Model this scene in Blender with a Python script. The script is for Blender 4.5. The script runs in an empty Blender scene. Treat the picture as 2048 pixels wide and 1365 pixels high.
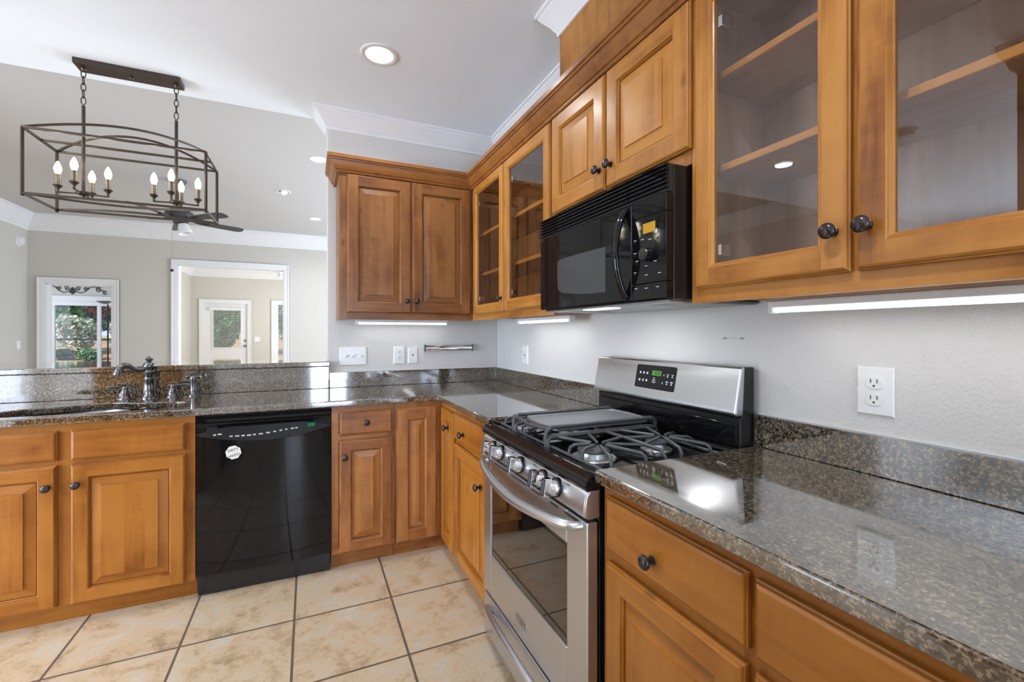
import bpy, bmesh, math, random
from mathutils import Vector, Matrix
R = math.radians
random.seed(7)
S = bpy.context.scene
C = bpy.context.collection

# ------------------------------------------------------------------ camera, sky, sun, exposure
cam_d = bpy.data.cameras.new('camera')
cam = bpy.data.objects.new('camera', cam_d); C.objects.link(cam)
cam.location = (-1.323, -3.174, 1.2739)
cam.rotation_euler = (R(90), 0, -0.4192)
cam_d.sensor_fit = 'HORIZONTAL'; cam_d.sensor_width = 36.0
cam_d.lens = 892.68 / 2048 * 36.0
cam_d.shift_x = (1024 - 1015.82) / 2048
cam_d.shift_y = -(682.5 - 667.09) / 2048
cam_d.clip_start = 0.02
S.camera = cam
S.view_settings.view_transform = 'Standard'
S.view_settings.look = 'None'
S.view_settings.gamma = 1.0
S.view_settings.use_curve_mapping = False
S.view_settings.exposure = 0.14
S.cycles.use_denoising = True
S.cycles.max_bounces = 10
S.cycles.diffuse_bounces = 6
S.cycles.glossy_bounces = 6
S.cycles.transparent_max_bounces = 24
S.cycles.sample_clamp_indirect = 6.0
S.cycles.caustics_reflective = False
S.cycles.caustics_refractive = False
w = bpy.data.worlds.new('sky'); S.world = w; w.use_nodes = True
bg = w.node_tree.nodes['Background']
bg.inputs[0].default_value = (0.62, 0.78, 1.0, 1); bg.inputs[1].default_value = 1.1
sd = bpy.data.lights.new('sun', 'SUN'); sd.energy = 6.0; sd.angle = R(1.5); sd.color = (1, .95, .86)
sun = bpy.data.objects.new('sun', sd); C.objects.link(sun)
sun.rotation_euler = Vector((.75, .35, -.85)).to_track_quat('-Z', 'Y').to_euler()

def area(name, loc, direction, sx, sy, power, color=(1, 1, 1), shape='RECTANGLE', parent=None):
    d = bpy.data.lights.new(name, 'AREA'); d.shape = shape; d.size = sx
    if shape in ('RECTANGLE', 'ELLIPSE'): d.size_y = sy
    d.energy = power; d.color = color
    o = bpy.data.objects.new(name, d); C.objects.link(o)
    o.location = loc; o.rotation_euler = Vector(direction).to_track_quat('-Z', 'Y').to_euler()
    return o

DAY = (0.80, 0.94, 1.17)
WARM = (.95, 0.98, 1.04)
# daylight from the windows behind the camera
area('rear_window_daylight', (-1.0, -5.50, 1.30), (0, 1, 0.15), .55, 2.2, 52, DAY)
area('rear_window_daylight', (-6.05, -5.50, 1.30), (0, 1, 0.2), 2.1, 2.2, 45, DAY)
area('side_fill', (-7.05, -2.6, 1.30), (1, 0, 0.2), 3.0, 2.2, 375, DAY)  # added fill light from the left wall, which has no window
# added fill for living room, sitting room and study; no windows on these sides
area('living_fill', (2.35, 3.2, 1.45), (-1, 0, 0.15), 3.6, 2.3, 290, DAY)
area('sitting_room_fill', (-.95, 8.0, 1.5), (-1, 0, 0.1), 2.4, 2.0, 80, (.95, .97, 1.0))
area('study_fill', (-7.35, 8.0, 1.5), (1, 0, 0.1), 2.4, 2.0, 45, DAY)

# ------------------------------------------------------------------ node helpers / materials
M = {}
def mat(name):
    m = bpy.data.materials.new(name); m.use_nodes = True
    nt = m.node_tree; nt.nodes.clear()
    out = nt.nodes.new('ShaderNodeOutputMaterial')
    M[name] = m
    return m, nt, out
def N(nt, t, **kw):
    n = nt.nodes.new('ShaderNode' + t)
    for k, v in kw.items():
        if k in n.inputs: n.inputs[k].default_value = v
        else: setattr(n, k, v)
    return n
def L(nt, a, b): nt.links.new(a, b)
def bsdf(nt, out, color=(.8, .8, .8), rough=.5, metal=0.0, coat=0.0, spec=.5, coat_rough=.08):
    p = N(nt, 'BsdfPrincipled')
    p.inputs['Base Color'].default_value = (*color, 1)
    p.inputs['Roughness'].default_value = rough
    p.inputs['Metallic'].default_value = metal
    p.inputs['Coat Weight'].default_value = coat
    p.inputs['Coat Roughness'].default_value = coat_rough
    p.inputs['Specular IOR Level'].default_value = spec
    L(nt, p.outputs[0], out.inputs[0])
    return p
def simple(name, color, rough=.5, metal=0.0, **kw):
    m, nt, out = mat(name)
    p = bsdf(nt, out, color, rough, metal, **kw)
    # a trace of surface variation in the gloss so that nothing is perfectly uniform
    tc = N(nt, 'TexCoord'); nz = N(nt, 'TexNoise', Scale=14.0, Detail=3.0)
    L(nt, tc.outputs['Object'], nz.inputs['Vector'])
    mr = N(nt, 'MapRange'); mr.inputs[3].default_value = max(0, rough - .04); mr.inputs[4].default_value = min(1, rough + .04)
    L(nt, nz.outputs[0], mr.inputs[0]); L(nt, mr.outputs[0], p.inputs['Roughness'])
    return m
def emit(name, color, strength):
    m, nt, out = mat(name)
    e = N(nt, 'Emission'); e.inputs[0].default_value = (*color, 1); e.inputs[1].default_value = strength
    L(nt, e.outputs[0], out.inputs[0]); return m
def ramp(nt, stops):
    r = N(nt, 'ValToRGB'); e = r.color_ramp.elements
    while len(e) > 1: e.remove(e[-1])
    e[0].position = stops[0][0]; e[0].color = (*stops[0][1], 1)
    for p, c in stops[1:]:
        x = e.new(p); x.color = (*c, 1)
    return r
def mixc(nt, blend='MIX', fac=None):
    n = N(nt, 'Mix'); n.data_type = 'RGBA'; n.blend_type = blend
    if fac is not None: n.inputs[0].default_value = fac
    return n      # A = inputs[6], B = inputs[7], out = outputs[2]

def wood(name, axis, cols, stave=0.0, rough=.34, coat=.12):
    m, nt, out = mat(name)
    p = bsdf(nt, out, rough=rough, coat=coat, coat_rough=.18, spec=.35)
    tc = N(nt, 'TexCoord'); at = N(nt, 'Attribute'); at.attribute_name = 'board'
    oi = N(nt, 'ObjectInfo')
    off = N(nt, 'VectorMath', operation='SCALE'); off.inputs[0].default_value = (13.1, 7.7, 19.3)
    sm = N(nt, 'Math', operation='ADD'); L(nt, at.outputs['Fac'], sm.inputs[0])
    r3 = N(nt, 'Math', operation='MULTIPLY'); L(nt, oi.outputs['Random'], r3.inputs[0]); r3.inputs[1].default_value = 3.0
    L(nt, r3.outputs[0], sm.inputs[1]); L(nt, sm.outputs[0], off.inputs['Scale'])
    def coords(sc):
        v = N(nt, 'VectorMath', operation='MULTIPLY'); L(nt, tc.outputs['Object'], v.inputs[0]); v.inputs[1].default_value = sc
        a = N(nt, 'VectorMath', operation='ADD'); L(nt, v.outputs[0], a.inputs[0]); L(nt, off.outputs[0], a.inputs[1])
        return a.outputs[0]
    def sc(along, across):
        s = [across] * 3; s['xyz'.index(axis)] = along; return tuple(s)
    g = N(nt, 'TexNoise', Scale=1.0, Detail=5.0, Roughness=.6, Distortion=.9); L(nt, coords(sc(1.5, 15)), g.inputs['Vector'])
    f = N(nt, 'TexNoise', Scale=1.0, Detail=3.0, Roughness=.7); L(nt, coords(sc(5, 190)), f.inputs['Vector'])
    b = N(nt, 'TexNoise', Scale=1.0, Detail=3.0, Roughness=.5, Distortion=.6); L(nt, coords(sc(2.6, 4.5)), b.inputs['Vector'])
    cu = N(nt, 'TexNoise', Scale=1.0, Detail=2.0, Roughness=.5, Distortion=1.2); L(nt, coords(sc(26, 7)), cu.inputs['Vector'])
    def madd(a, k, prev):
        q = N(nt, 'Math', operation='MULTIPLY_ADD'); L(nt, a, q.inputs[0]); q.inputs[1].default_value = k
        if isinstance(prev, float): q.inputs[2].default_value = prev
        else: L(nt, prev, q.inputs[2])
        return q.outputs[0]
    v = madd(g.outputs[0], 1.05, -.66)
    v = madd(b.outputs[0], 1.15, v)
    v = madd(f.outputs[0], .20, v)
    v = madd(cu.outputs[0], .26, v)
    v = madd(at.outputs['Fac'], .16, v)
    v = madd(oi.outputs['Random'], .10, v)
    if stave:
        sx = N(nt, 'SeparateXYZ'); L(nt, tc.outputs['Object'], sx.inputs[0])
        k = N(nt, 'Math', operation='MULTIPLY_ADD'); L(nt, sx.outputs['X'], k.inputs[0]); k.inputs[1].default_value = 1 / stave
        L(nt, sm.outputs[0], k.inputs[2])
        fl = N(nt, 'Math', operation='FLOOR'); L(nt, k.outputs[0], fl.inputs[0])
        wn = N(nt, 'TexWhiteNoise'); wn.noise_dimensions = '1D'; L(nt, fl.outputs[0], wn.inputs['W'])
        v = madd(wn.outputs['Value'], .26, v)
        v = madd(wn.outputs['Value'], 0.0, v)
    rp = ramp(nt, cols); L(nt, v, rp.inputs[0])
    # small pin knots
    vk = N(nt, 'TexVoronoi', Scale=1.0); L(nt, coords(sc(3.2, 6.5)), vk.inputs['Vector'])
    kr = N(nt, 'MapRange'); kr.inputs[1].default_value = .03; kr.inputs[2].default_value = .10; kr.inputs[3].default_value = .7; kr.inputs[4].default_value = 0.0
    L(nt, vk.outputs['Distance'], kr.inputs[0])
    mx = mixc(nt, 'MULTIPLY'); L(nt, kr.outputs[0], mx.inputs[0]); L(nt, rp.outputs[0], mx.inputs[6]); mx.inputs[7].default_value = (.45, .30, .22, 1)
    L(nt, mx.outputs[2], p.inputs['Base Color'])
    bp = N(nt, 'Bump', Strength=.05, Distance=.001); L(nt, f.outputs[0], bp.inputs['Height']); L(nt, bp.outputs[0], p.inputs['Normal'])
    return m
MAPLE = [(.20, (.13, .038, .007)), (.42, (.235, .080, .013)), (.60, (.330, .126, .020)), (.80, (.410, .172, .031)), (1.0, (.47, .21, .045))]
wood('wood_upright', 'z', MAPLE)
wood('wood_level', 'x', MAPLE)
wood('wood_panel', 'z', MAPLE, stave=.075)
DIM_WOOD = [(.20, (.055, .016, .004)), (.42, (.105, .033, .008)), (.60, (.155, .054, .013)), (.80, (.21, .080, .021)), (1.0, (.27, .112, .033))]  # darker, redder copy of the maple: weak light at the back put into colour
HONEY = [(p_, (q_[0] * .78, q_[1] * .665, q_[2] * .46)) for p_, q_ in MAPLE]
wood('honey_upright', 'z', HONEY); wood('honey_level', 'x', HONEY); wood('honey_panel', 'z', HONEY, stave=.075)
HALF_DIM_WOOD = [(p_, tuple(c_ * 1.45 for c_ in q_)) for p_, q_ in DIM_WOOD]  # brighter copy of that wood for base units, less shade in its colour
wood('auburn_upright', 'z', HALF_DIM_WOOD); wood('auburn_level', 'x', HALF_DIM_WOOD); wood('auburn_panel', 'z', HALF_DIM_WOOD, stave=.075)
wood('cherry_upright', 'z', DIM_WOOD)
wood('cherry_level', 'x', DIM_WOOD)
wood('cherry_panel', 'z', DIM_WOOD, stave=.075)
PLY = [(.2, (.31, .19, .12)), (.6, (.42, .27, .18)), (1.0, (.50, .34, .24))]
wood('wood_crown', 'x', [(.2, (.10, .030, .007)), (.5, (.19, .064, .014)), (1.0, (.30, .115, .026))])
wood('ply_upright', 'z', PLY, rough=.45, coat=0)
wood('ply_level', 'x', PLY, rough=.45, coat=0)

def granite(name):
    m, nt, out = mat(name)
    p = bsdf(nt, out, rough=.07, spec=.5)
    p.inputs['IOR'].default_value = 2.0
    p.inputs['Coat Weight'].default_value = 1.0; p.inputs['Coat IOR'].default_value = 1.9; p.inputs['Coat Roughness'].default_value = .05
    geo = N(nt, 'NewGeometry')
    v1 = N(nt, 'TexVoronoi', Scale=290.0); v1.feature = 'F1'
    dn = N(nt, 'TexNoise', Scale=120.0, Detail=2.0); L(nt, geo.outputs['Position'], dn.inputs['Vector'])
    dv = N(nt, 'VectorMath', operation='SCALE'); L(nt, dn.outputs['Color'], dv.inputs[0]); dv.inputs['Scale'].default_value = .006
    av = N(nt, 'VectorMath', operation='ADD'); L(nt, geo.outputs['Position'], av.inputs[0]); L(nt, dv.outputs[0], av.inputs[1]); L(nt, av.outputs[0], v1.inputs['Vector'])
    sep = N(nt, 'SeparateColor'); L(nt, v1.outputs['Color'], sep.inputs[0])
    n1 = N(nt, 'TexNoise', Scale=100.0, Detail=3.0, Roughness=.6); L(nt, geo.outputs['Position'], n1.inputs['Vector'])
    n3 = N(nt, 'TexNoise', Scale=9.0, Detail=2.0); L(nt, geo.outputs['Position'], n3.inputs['Vector'])
    ad = N(nt, 'Math', operation='MULTIPLY_ADD'); L(nt, n1.outputs[0], ad.inputs[0]); ad.inputs[1].default_value = 1.25
    h = N(nt, 'Math', operation='MULTIPLY_ADD'); L(nt, sep.outputs[0], h.inputs[0]); h.inputs[1].default_value = .42; h.inputs[2].default_value = -.47
    h2 = N(nt, 'Math', operation='MULTIPLY_ADD'); L(nt, n3.outputs[0], h2.inputs[0]); h2.inputs[1].default_value = .25; L(nt, h.outputs[0], h2.inputs[2])
    L(nt, h2.outputs[0], ad.inputs[2])
    rp = ramp(nt, [(.32, (.010, .007, .005)), (.44, (.030, .022, .014)), (.50, (.080, .056, .033)), (.58, (.145, .106, .064)), (.70, (.19, .150, .10)), (.86, (.26, .215, .155))])
    L(nt, ad.outputs[0], rp.inputs[0])
    L(nt, rp.outputs[0], p.inputs['Base Color'])
    return m
granite('granite')

def paint(name, color, bump=.25, marks=False):
    m, nt, out = mat(name)
    p = bsdf(nt, out, color, .55, spec=.35)
    geo = N(nt, 'NewGeometry')
    nz = N(nt, 'TexNoise', Scale=115.0, Detail=2.0, Roughness=.5); L(nt, geo.outputs['Position'], nz.inputs['Vector'])
    bp = N(nt, 'Bump', Strength=bump, Distance=.008); L(nt, nz.outputs[0], bp.inputs['Height']); L(nt, bp.outputs[0], p.inputs['Normal'])
    if marks:
        prev = None
        n2 = N(nt, 'TexNoise', Scale=260.0, Detail=2.0); L(nt, geo.outputs['Position'], n2.inputs['Vector'])
        for (yy, zz, rr) in ((-2.062, 1.2565, .014), (-2.129, 1.2565, .014), (-2.095, 1.2575, .03)):
            sb = N(nt, 'VectorMath', operation='SUBTRACT'); L(nt, geo.outputs['Position'], sb.inputs[0]); sb.inputs[1].default_value = (0, yy, zz)
            ml = N(nt, 'VectorMath', operation='MULTIPLY'); L(nt, sb.outputs[0], ml.inputs[0]); ml.inputs[1].default_value = (1, 1, 2.6 if rr < .02 else 8)
            ln = N(nt, 'VectorMath', operation='LENGTH'); L(nt, ml.outputs[0], ln.inputs[0])
            mr = N(nt, 'MapRange'); mr.inputs[1].default_value = 0; mr.inputs[2].default_value = rr; mr.inputs[3].default_value = 1.9 if rr < .02 else .6; mr.inputs[4].default_value = 0
            L(nt, ln.outputs['Value'], mr.inputs[0])
            if prev is None: prev = mr.outputs[0]
            else:
                mxx = N(nt, 'Math', operation='MAXIMUM'); L(nt, prev, mxx.inputs[0]); L(nt, mr.outputs[0], mxx.inputs[1]); prev = mxx.outputs[0]
        mu = N(nt, 'Math', operation='MULTIPLY'); L(nt, prev, mu.inputs[0]); L(nt, n2.outputs[0], mu.inputs[1])
        mx = mixc(nt); L(nt, mu.outputs[0], mx.inputs[0]); mx.inputs[6].default_value = (*color, 1); mx.inputs[7].default_value = (.12, .11, .10, 1)
        L(nt, mx.outputs[2], p.inputs['Base Color'])
    return m
paint('wall_paint', (.66, .645, .615), .30, marks=True)
paint('beige_paint', (.60, .575, .52), .08)
paint('ceiling_paint', (.86, .91, .96), .10)  # cool tint put in to cancel the warm light bounced up
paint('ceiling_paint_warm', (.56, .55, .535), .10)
simple('trim_white', (.80, .80, .80), .35)
simple('plastic_white', (.80, .80, .79), .28)
simple('plastic_slot', (.05, .05, .05), .5)

def floor_mat():
    m, nt, out = mat('floor_tile')
    p = bsdf(nt, out, rough=.34, spec=.5)
    geo = N(nt, 'NewGeometry'); sx = N(nt, 'SeparateXYZ'); L(nt, geo.outputs['Position'], sx.inputs[0])
    s, tx, ty, gw = .4214, -.9609, -.9779, .0052
    def cell(o, t):
        a = N(nt, 'Math', operation='MULTIPLY_ADD'); L(nt, o, a.inputs[0]); a.inputs[1].default_value = 1 / s; a.inputs[2].default_value = -t / s + 100
        fl = N(nt, 'Math', operation='FLOOR'); L(nt, a.outputs[0], fl.inputs[0])
        fr = N(nt, 'Math', operation='FRACT'); L(nt, a.outputs[0], fr.inputs[0])
        c = N(nt, 'Math', operation='PINGPONG'); L(nt, a.outputs[0], c.inputs[0]); c.inputs[1].default_value = .5
        return fl.outputs[0], c.outputs[0]
    fx, dx = cell(sx.outputs['X'], tx); fy, dy = cell(sx.outputs['Y'], ty)
    mn = N(nt, 'Math', operation='MINIMUM'); L(nt, dx, mn.inputs[0]); L(nt, dy, mn.inputs[1])
    gr = N(nt, 'MapRange'); gr.inputs[1].default_value = gw / s * .75; gr.inputs[2].default_value = gw / s * 1.1; L(nt, mn.outputs[0], gr.inputs[0])
    cb = N(nt, 'CombineXYZ'); L(nt, fx, cb.inputs[0]); L(nt, fy, cb.inputs[1])
    wn = N(nt, 'TexWhiteNoise'); wn.noise_dimensions = '3D'; L(nt, cb.outputs[0], wn.inputs['Vector'])
    of = N(nt, 'VectorMath', operation='SCALE'); L(nt, wn.outputs['Color'], of.inputs[0]); of.inputs['Scale'].default_value = 9.0
    ps = N(nt, 'VectorMath', operation='ADD'); L(nt, geo.outputs['Position'], ps.inputs[0]); L(nt, of.outputs[0], ps.inputs[1])
    n1 = N(nt, 'TexNoise', Scale=6.5, Detail=7.0, Roughness=.68, Distortion=.6); L(nt, ps.outputs[0], n1.inputs['Vector'])
    n2 = N(nt, 'TexNoise', Scale=30.0, Detail=5.0, Roughness=.75, Distortion=1.4); L(nt, ps.outputs[0], n2.inputs['Vector'])
    ad = N(nt, 'Math', operation='MULTIPLY_ADD'); L(nt, n2.outputs[0], ad.inputs[0]); ad.inputs[1].default_value = .62
    n1m = N(nt, 'Math', operation='MULTIPLY_ADD'); L(nt, n1.outputs[0], n1m.inputs[0]); n1m.inputs[1].default_value = 1.1; n1m.inputs[2].default_value = -.12
    L(nt, n1m.outputs[0], ad.inputs[2])
    rp = ramp(nt, [(.42, (.22, .150, .090)), (.56, (.33, .235, .145)), (.66, (.435, .32, .20)), (.76, (.50, .385, .255)), (.86, (.47, .40, .31)), (1.0, (.54, .475, .385))])
    L(nt, ad.outputs[0], rp.inputs[0])
    mx = mixc(nt); L(nt, gr.outputs[0], mx.inputs[0]); mx.inputs[6].default_value = (.10, .070, .048, 1); L(nt, rp.outputs[0], mx.inputs[7])
    L(nt, mx.outputs[2], p.inputs['Base Color'])
    hh = N(nt, 'Math', operation='MULTIPLY_ADD'); L(nt, n2.outputs[0], hh.inputs[0]); hh.inputs[1].default_value = .45; L(nt, gr.outputs[0], hh.inputs[2])
    bp = N(nt, 'Bump', Strength=.35, Distance=.003); L(nt, hh.outputs[0], bp.inputs['Height']); L(nt, bp.outputs[0], p.inputs['Normal'])
    rr = N(nt, 'MapRange'); rr.inputs[3].default_value = .8; rr.inputs[4].default_value = .34; L(nt, gr.outputs[0], rr.inputs[0]); L(nt, rr.outputs[0], p.inputs['Roughness'])
floor_mat()

def brushed(name, color, rough, axis):
    m, nt, out = mat(name)
    p = bsdf(nt, out, color, rough, 1.0)
    tc = N(nt, 'TexCoord'); v = N(nt, 'VectorMath', operation='MULTIPLY'); L(nt, tc.outputs['Object'], v.inputs[0])
    s = [900, 900, 900]; s['xyz'.index(axis)] = 8; v.inputs[1].default_value = s
    nz = N(nt, 'TexNoise', Scale=1.0, Detail=2.0); L(nt, v.outputs[0], nz.inputs['Vector'])
    mr = N(nt, 'MapRange'); mr.inputs[3].default_value = rough - .04; mr.inputs[4].default_value = rough + .05
    L(nt, nz.outputs[0], mr.inputs[0]); L(nt, mr.outputs[0], p.inputs['Roughness'])
    p.inputs['Anisotropic'].default_value = .35
brushed('stainless', (.62, .63, .645), .30, 'x')
brushed('stainless_dark', (.30, .30, .31), .30, 'x')
simple('chrome', (.82, .82, .83), .09, 1.0)
simple('bronze', (.060, .050, .048), .24, .75)
simple('pewter', (.17, .165, .17), .22, 1.0)
simple('lantern_bronze', (.075, .058, .045), .38, .8)
simple('lantern_lit_bronze', (.20, .165, .12), .35, .85)  # paler bronze for candle sleeves, the bulbs' light put into the colour
simple('cast_iron', (.055, .057, .06), .42)
simple('griddle_iron', (.17, .175, .18), .40, .25)
simple('burner_alloy', (.55, .55, .56), .35, .9)
simple('black_gloss', (.005, .005, .006), .045, spec=.36)
simple('microwave_window', (.045, .047, .05), .12, spec=.6)  # window lightened, reflection of a pale wall put into the colour
simple('black_satin', (.010, .010, .011), .25)
simple('black_enamel', (.009, .006, .006), .10, spec=.35)
simple('black_matte', (.018, .018, .02), .6)
simple('panel_grey', (.012, .012, .013), .30, spec=.25)
simple('print_white', (.55, .55, .55), .5)
simple('dial_face', (.20, .24, .30), .15, .6)
simple('fan_blade', (.045, .048, .055), .45)
simple('filter_mesh', (.45, .45, .43), .5, .6)
simple('magnet_white', (.78, .77, .72), .45)
simple('grey_print', (.25, .25, .25), .5)
simple('dark_print', (.02, .02, .02), .5)
simple('bark', (.10, .065, .04), .9)
simple('fence_iron', (.03, .035, .045), .5)
simple('fence_pale', (.45, .52, .62), .5)
simple('patio_stone', (.42, .42, .43), .8)
simple('inner_glass', (.10, .095, .085), .12)
simple('chip_white', (.85, .85, .85), .6)
emit('lcd_green', (.25, .80, .18), .38)
emit('led_green', (.05, .55, .20), .30)
emit('mw_amber', (.62, .36, .05), .85)
emit('bulb_glow', (1.0, .88, .66), 9.0)
emit('tube_glow', (.97, .98, 1.0), 1.7)
emit('lens_glow', (1.0, .97, .90), 4.0)
emit('lamp_shade_lit', (1.0, .98, .95), 1.0)

def glass(name, tint, refl=1.0, f0=.04):
    m, nt, out = mat(name)
    tr = N(nt, 'BsdfTransparent'); tr.inputs[0].default_value = (*tint, 1)
    gl = N(nt, 'BsdfGlossy'); gl.inputs['Roughness'].default_value = 0.0
    lw = N(nt, 'LayerWeight'); lw.inputs[0].default_value = .5
    pw = N(nt, 'Math', operation='POWER'); L(nt, lw.outputs['Facing'], pw.inputs[0]); pw.inputs[1].default_value = 5.0
    mu = N(nt, 'Math', operation='MULTIPLY_ADD'); L(nt, pw.outputs[0], mu.inputs[0]); mu.inputs[1].default_value = 1 - f0; mu.inputs[2].default_value = f0
    m2 = N(nt, 'Math', operation='MULTIPLY'); L(nt, mu.outputs[0], m2.inputs[0]); m2.inputs[1].default_value = refl; m2.use_clamp = True
    mx = N(nt, 'MixShader'); L(nt, m2.outputs[0], mx.inputs[0]); L(nt, tr.outputs[0], mx.inputs[1]); L(nt, gl.outputs[0], mx.inputs[2])
    L(nt, mx.outputs[0], out.inputs[0])
glass('cabinet_glass', (.95, .95, .95), 2.7)
glass('window_glass', (.97, .98, .98), .6)
glass('oven_glass', (.55, .52, .50), 2.2)
glass('bulb_glass', (1, .97, .9), .5)

def leafmat(name, c1, c2, c3):
    m, nt, out = mat(name)
    p = bsdf(nt, out, c1, .55)
    at = N(nt, 'Attribute'); at.attribute_name = 'board'
    rp = ramp(nt, [(0, c1), (.5, c2), (1, c3)]); L(nt, at.outputs['Fac'], rp.inputs[0]); L(nt, rp.outputs[0], p.inputs['Base Color'])
leafmat('leaf_green', (.04, .14, .05), (.11, .30, .10), (.32, .50, .26))
leafmat('leaf_dark', (.012, .05, .03), (.03, .10, .055), (.08, .18, .09))
leafmat('leaf_red', (.16, .035, .02), (.30, .09, .04), (.42, .2, .09))
leafmat('leaf_blossom', (.14, .26, .14), (.62, .62, .50), (.88, .82, .72))
def ground_mat():
    m, nt, out = mat('pine_straw')
    p = bsdf(nt, out, rough=.9)
    geo = N(nt, 'NewGeometry'); nz = N(nt, 'TexNoise', Scale=7.0, Detail=8.0, Roughness=.75); L(nt, geo.outputs['Position'], nz.inputs['Vector'])
    rp = ramp(nt, [(.35, (.16, .085, .04)), (.55, (.42, .26, .14)), (.75, (.60, .45, .30))]); L(nt, nz.outputs[0], rp.inputs[0]); L(nt, rp.outputs[0], p.inputs['Base Color'])
ground_mat()

# ------------------------------------------------------------------ mesh helpers
class MB:
    def __init__(s): s.v = []; s.f = []; s.m = []; s.b = []; s.mats = []
    def mi(s, m):
        if m not in s.mats: s.mats.append(m)
        return s.mats.index(m)
    def face(s, pts, m, board=None):
        i = len(s.v); s.v += [tuple(p) for p in pts]; s.f.append(tuple(range(i, i + len(pts)))); s.m.append(s.mi(m)); s.b.append(random.random() if board is None else board)
    def mesh(s, vs, fs, m, board=None):
        i = len(s.v); b = random.random() if board is None else board
        s.v += [tuple(p) for p in vs]
        for f in fs: s.f.append(tuple(i + k for k in f)); s.m.append(s.mi(m)); s.b.append(b)
    def box(s, x0, x1, y0, y1, z0, z1, m, board=None):
        x0, x1 = sorted((x0, x1)); y0, y1 = sorted((y0, y1)); z0, z1 = sorted((z0, z1))
        vs = [(x0, y0, z0), (x1, y0, z0), (x1, y1, z0), (x0, y1, z0), (x0, y0, z1), (x1, y0, z1), (x1, y1, z1), (x0, y1, z1)]
        s.mesh(vs, [(3, 2, 1, 0), (4, 5, 6, 7), (0, 1, 5, 4), (1, 2, 6, 5), (2, 3, 7, 6), (3, 0, 4, 7)], m, board)
        return s
    def prism(s, poly, axis, a, b, m, board=None):
        # poly: 2D points in the two other axes (cyclic order x,y,z), extruded along axis from a to b
        def P(p, t):
            if axis == 'x': return (t, p[0], p[1])
            if axis == 'y': return (p[0], t, p[1])
            return (p[0], p[1], t)
        n = len(poly); vs = [P(p, a) for p in poly] + [P(p, b) for p in poly]
        fs = [tuple(range(n))[::-1], tuple(range(n, 2 * n))] + [(i, (i + 1) % n, n + (i + 1) % n, n + i) for i in range(n)]
        s.mesh(vs, fs, m, board); return s
    def lathe(s, o, d, prof, m, seg=20, caps=True):
        o = Vector(o); d = Vector(d).normalized()
        u = d.orthogonal().normalized(); w2 = d.cross(u)
        vs = []; fs = []
        for (r, h) in prof:
            for k in range(seg):
                a = 2 * math.pi * k / seg
                vs.append(o + d * h + (u * math.cos(a) + w2 * math.sin(a)) * r)
        for j in range(len(prof) - 1):
            for k in range(seg):
                k2 = (k + 1) % seg
                fs.append((j * seg + k, j * seg + k2, (j + 1) * seg + k2, (j + 1) * seg + k))
        if caps:
            fs.append(tuple(range(seg))[::-1]); fs.append(tuple(range((len(prof) - 1) * seg, len(prof) * seg)))
        s.mesh(vs, fs, m); return s
    def tube(s, pts, r, m, seg=8, closed=False, caps=True, flat=None):
        pts = [Vector(p) for p in pts]; n = len(pts); vs = []; fs = []
        rs = r if isinstance(r, (list, tuple)) else [r] * n
        up = None
        for i, p in enumerate(pts):
            a = pts[i - 1] if (i > 0 or closed) else p; b = pts[(i + 1) % n] if (i < n - 1 or closed) else p
            t = (b - a).normalized()
            if up is None: up = t.orthogonal().normalized() if abs(t.z) > .9 else Vector((0, 0, 1))
            sx = t.cross(up)
            if sx.length < 1e-4: sx = t.orthogonal()
            sx.normalize(); uy = sx.cross(t).normalized(); up = uy if abs(t.z) > .6 else up
            for k in range(seg):
                an = 2 * math.pi * (k + .5) / seg
                fx, fy = flat if flat else (1, 1)
                vs.append(p + sx * math.cos(an) * rs[i] * fx + uy * math.sin(an) * rs[i] * fy)
        for i in range(n if closed else n - 1):
            j = (i + 1) % n
            for k in range(seg):
                k2 = (k + 1) % seg; fs.append((i * seg + k, i * seg + k2, j * seg + k2, j * seg + k))
        if caps and not closed: fs.append(tuple(range(seg))[::-1]); fs.append(tuple(range((n - 1) * seg, n * seg)))
        s.mesh(vs, fs, m); return s
    def sweep(s, prof, path, m, side=1, closed=False, ends=True, board=None):
        # prof: (out, z) points; path: 2D points; out is to the left of travel when side = 1
        n = len(path); P = [Vector(p) for p in path]; rows = []
        for i in range(n):
            ns = []
            if i > 0 or closed:
                t = (P[i] - P[i - 1]).normalized(); ns.append(Vector((-t.y, t.x)) * side)
            if i < n - 1 or closed:
                t = (P[(i + 1) % n] - P[i]).normalized(); ns.append(Vector((-t.y, t.x)) * side)
            mv = ns[0] if len(ns) == 1 else (ns[0] + ns[1]) / (1 + ns[0].dot(ns[1]))
            rows.append([(P[i].x + mv.x * o, P[i].y + mv.y * o, z) for o, z in prof])
        k = len(prof)
        for i in range(n if closed else n - 1):
            a, b = rows[i], rows[(i + 1) % n]
            vs = a + b
            s.mesh(vs, [(j, j + 1, k + j + 1, k + j) for j in range(k - 1)] + [(k - 1, 0, k, 2 * k - 1)], m, board)
        if ends and not closed: s.face(rows[0], m); s.face(rows[-1][::-1], m)
        return s
    def build(s, name, parent=None, smooth=None, bevel=0, seg=2, loc=None, merge=False):
        me = bpy.data.meshes.new(name)
        me.from_pydata(s.v, [], s.f)
        for mm in s.mats: me.materials.append(M[mm])
        me.polygons.foreach_set('material_index', s.m)
        a = me.attributes.new('board', 'FLOAT', 'FACE'); a.data.foreach_set('value', s.b)
        bm = bmesh.new(); bm.from_mesh(me)
        if merge: bmesh.ops.remove_doubles(bm, verts=bm.verts, dist=1e-5)
        bmesh.ops.recalc_face_normals(bm, faces=bm.faces); bm.to_mesh(me); bm.free()
        if smooth:
            me.polygons.foreach_set('use_smooth', [True] * len(me.polygons)); me.set_sharp_from_angle(angle=R(smooth))
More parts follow.
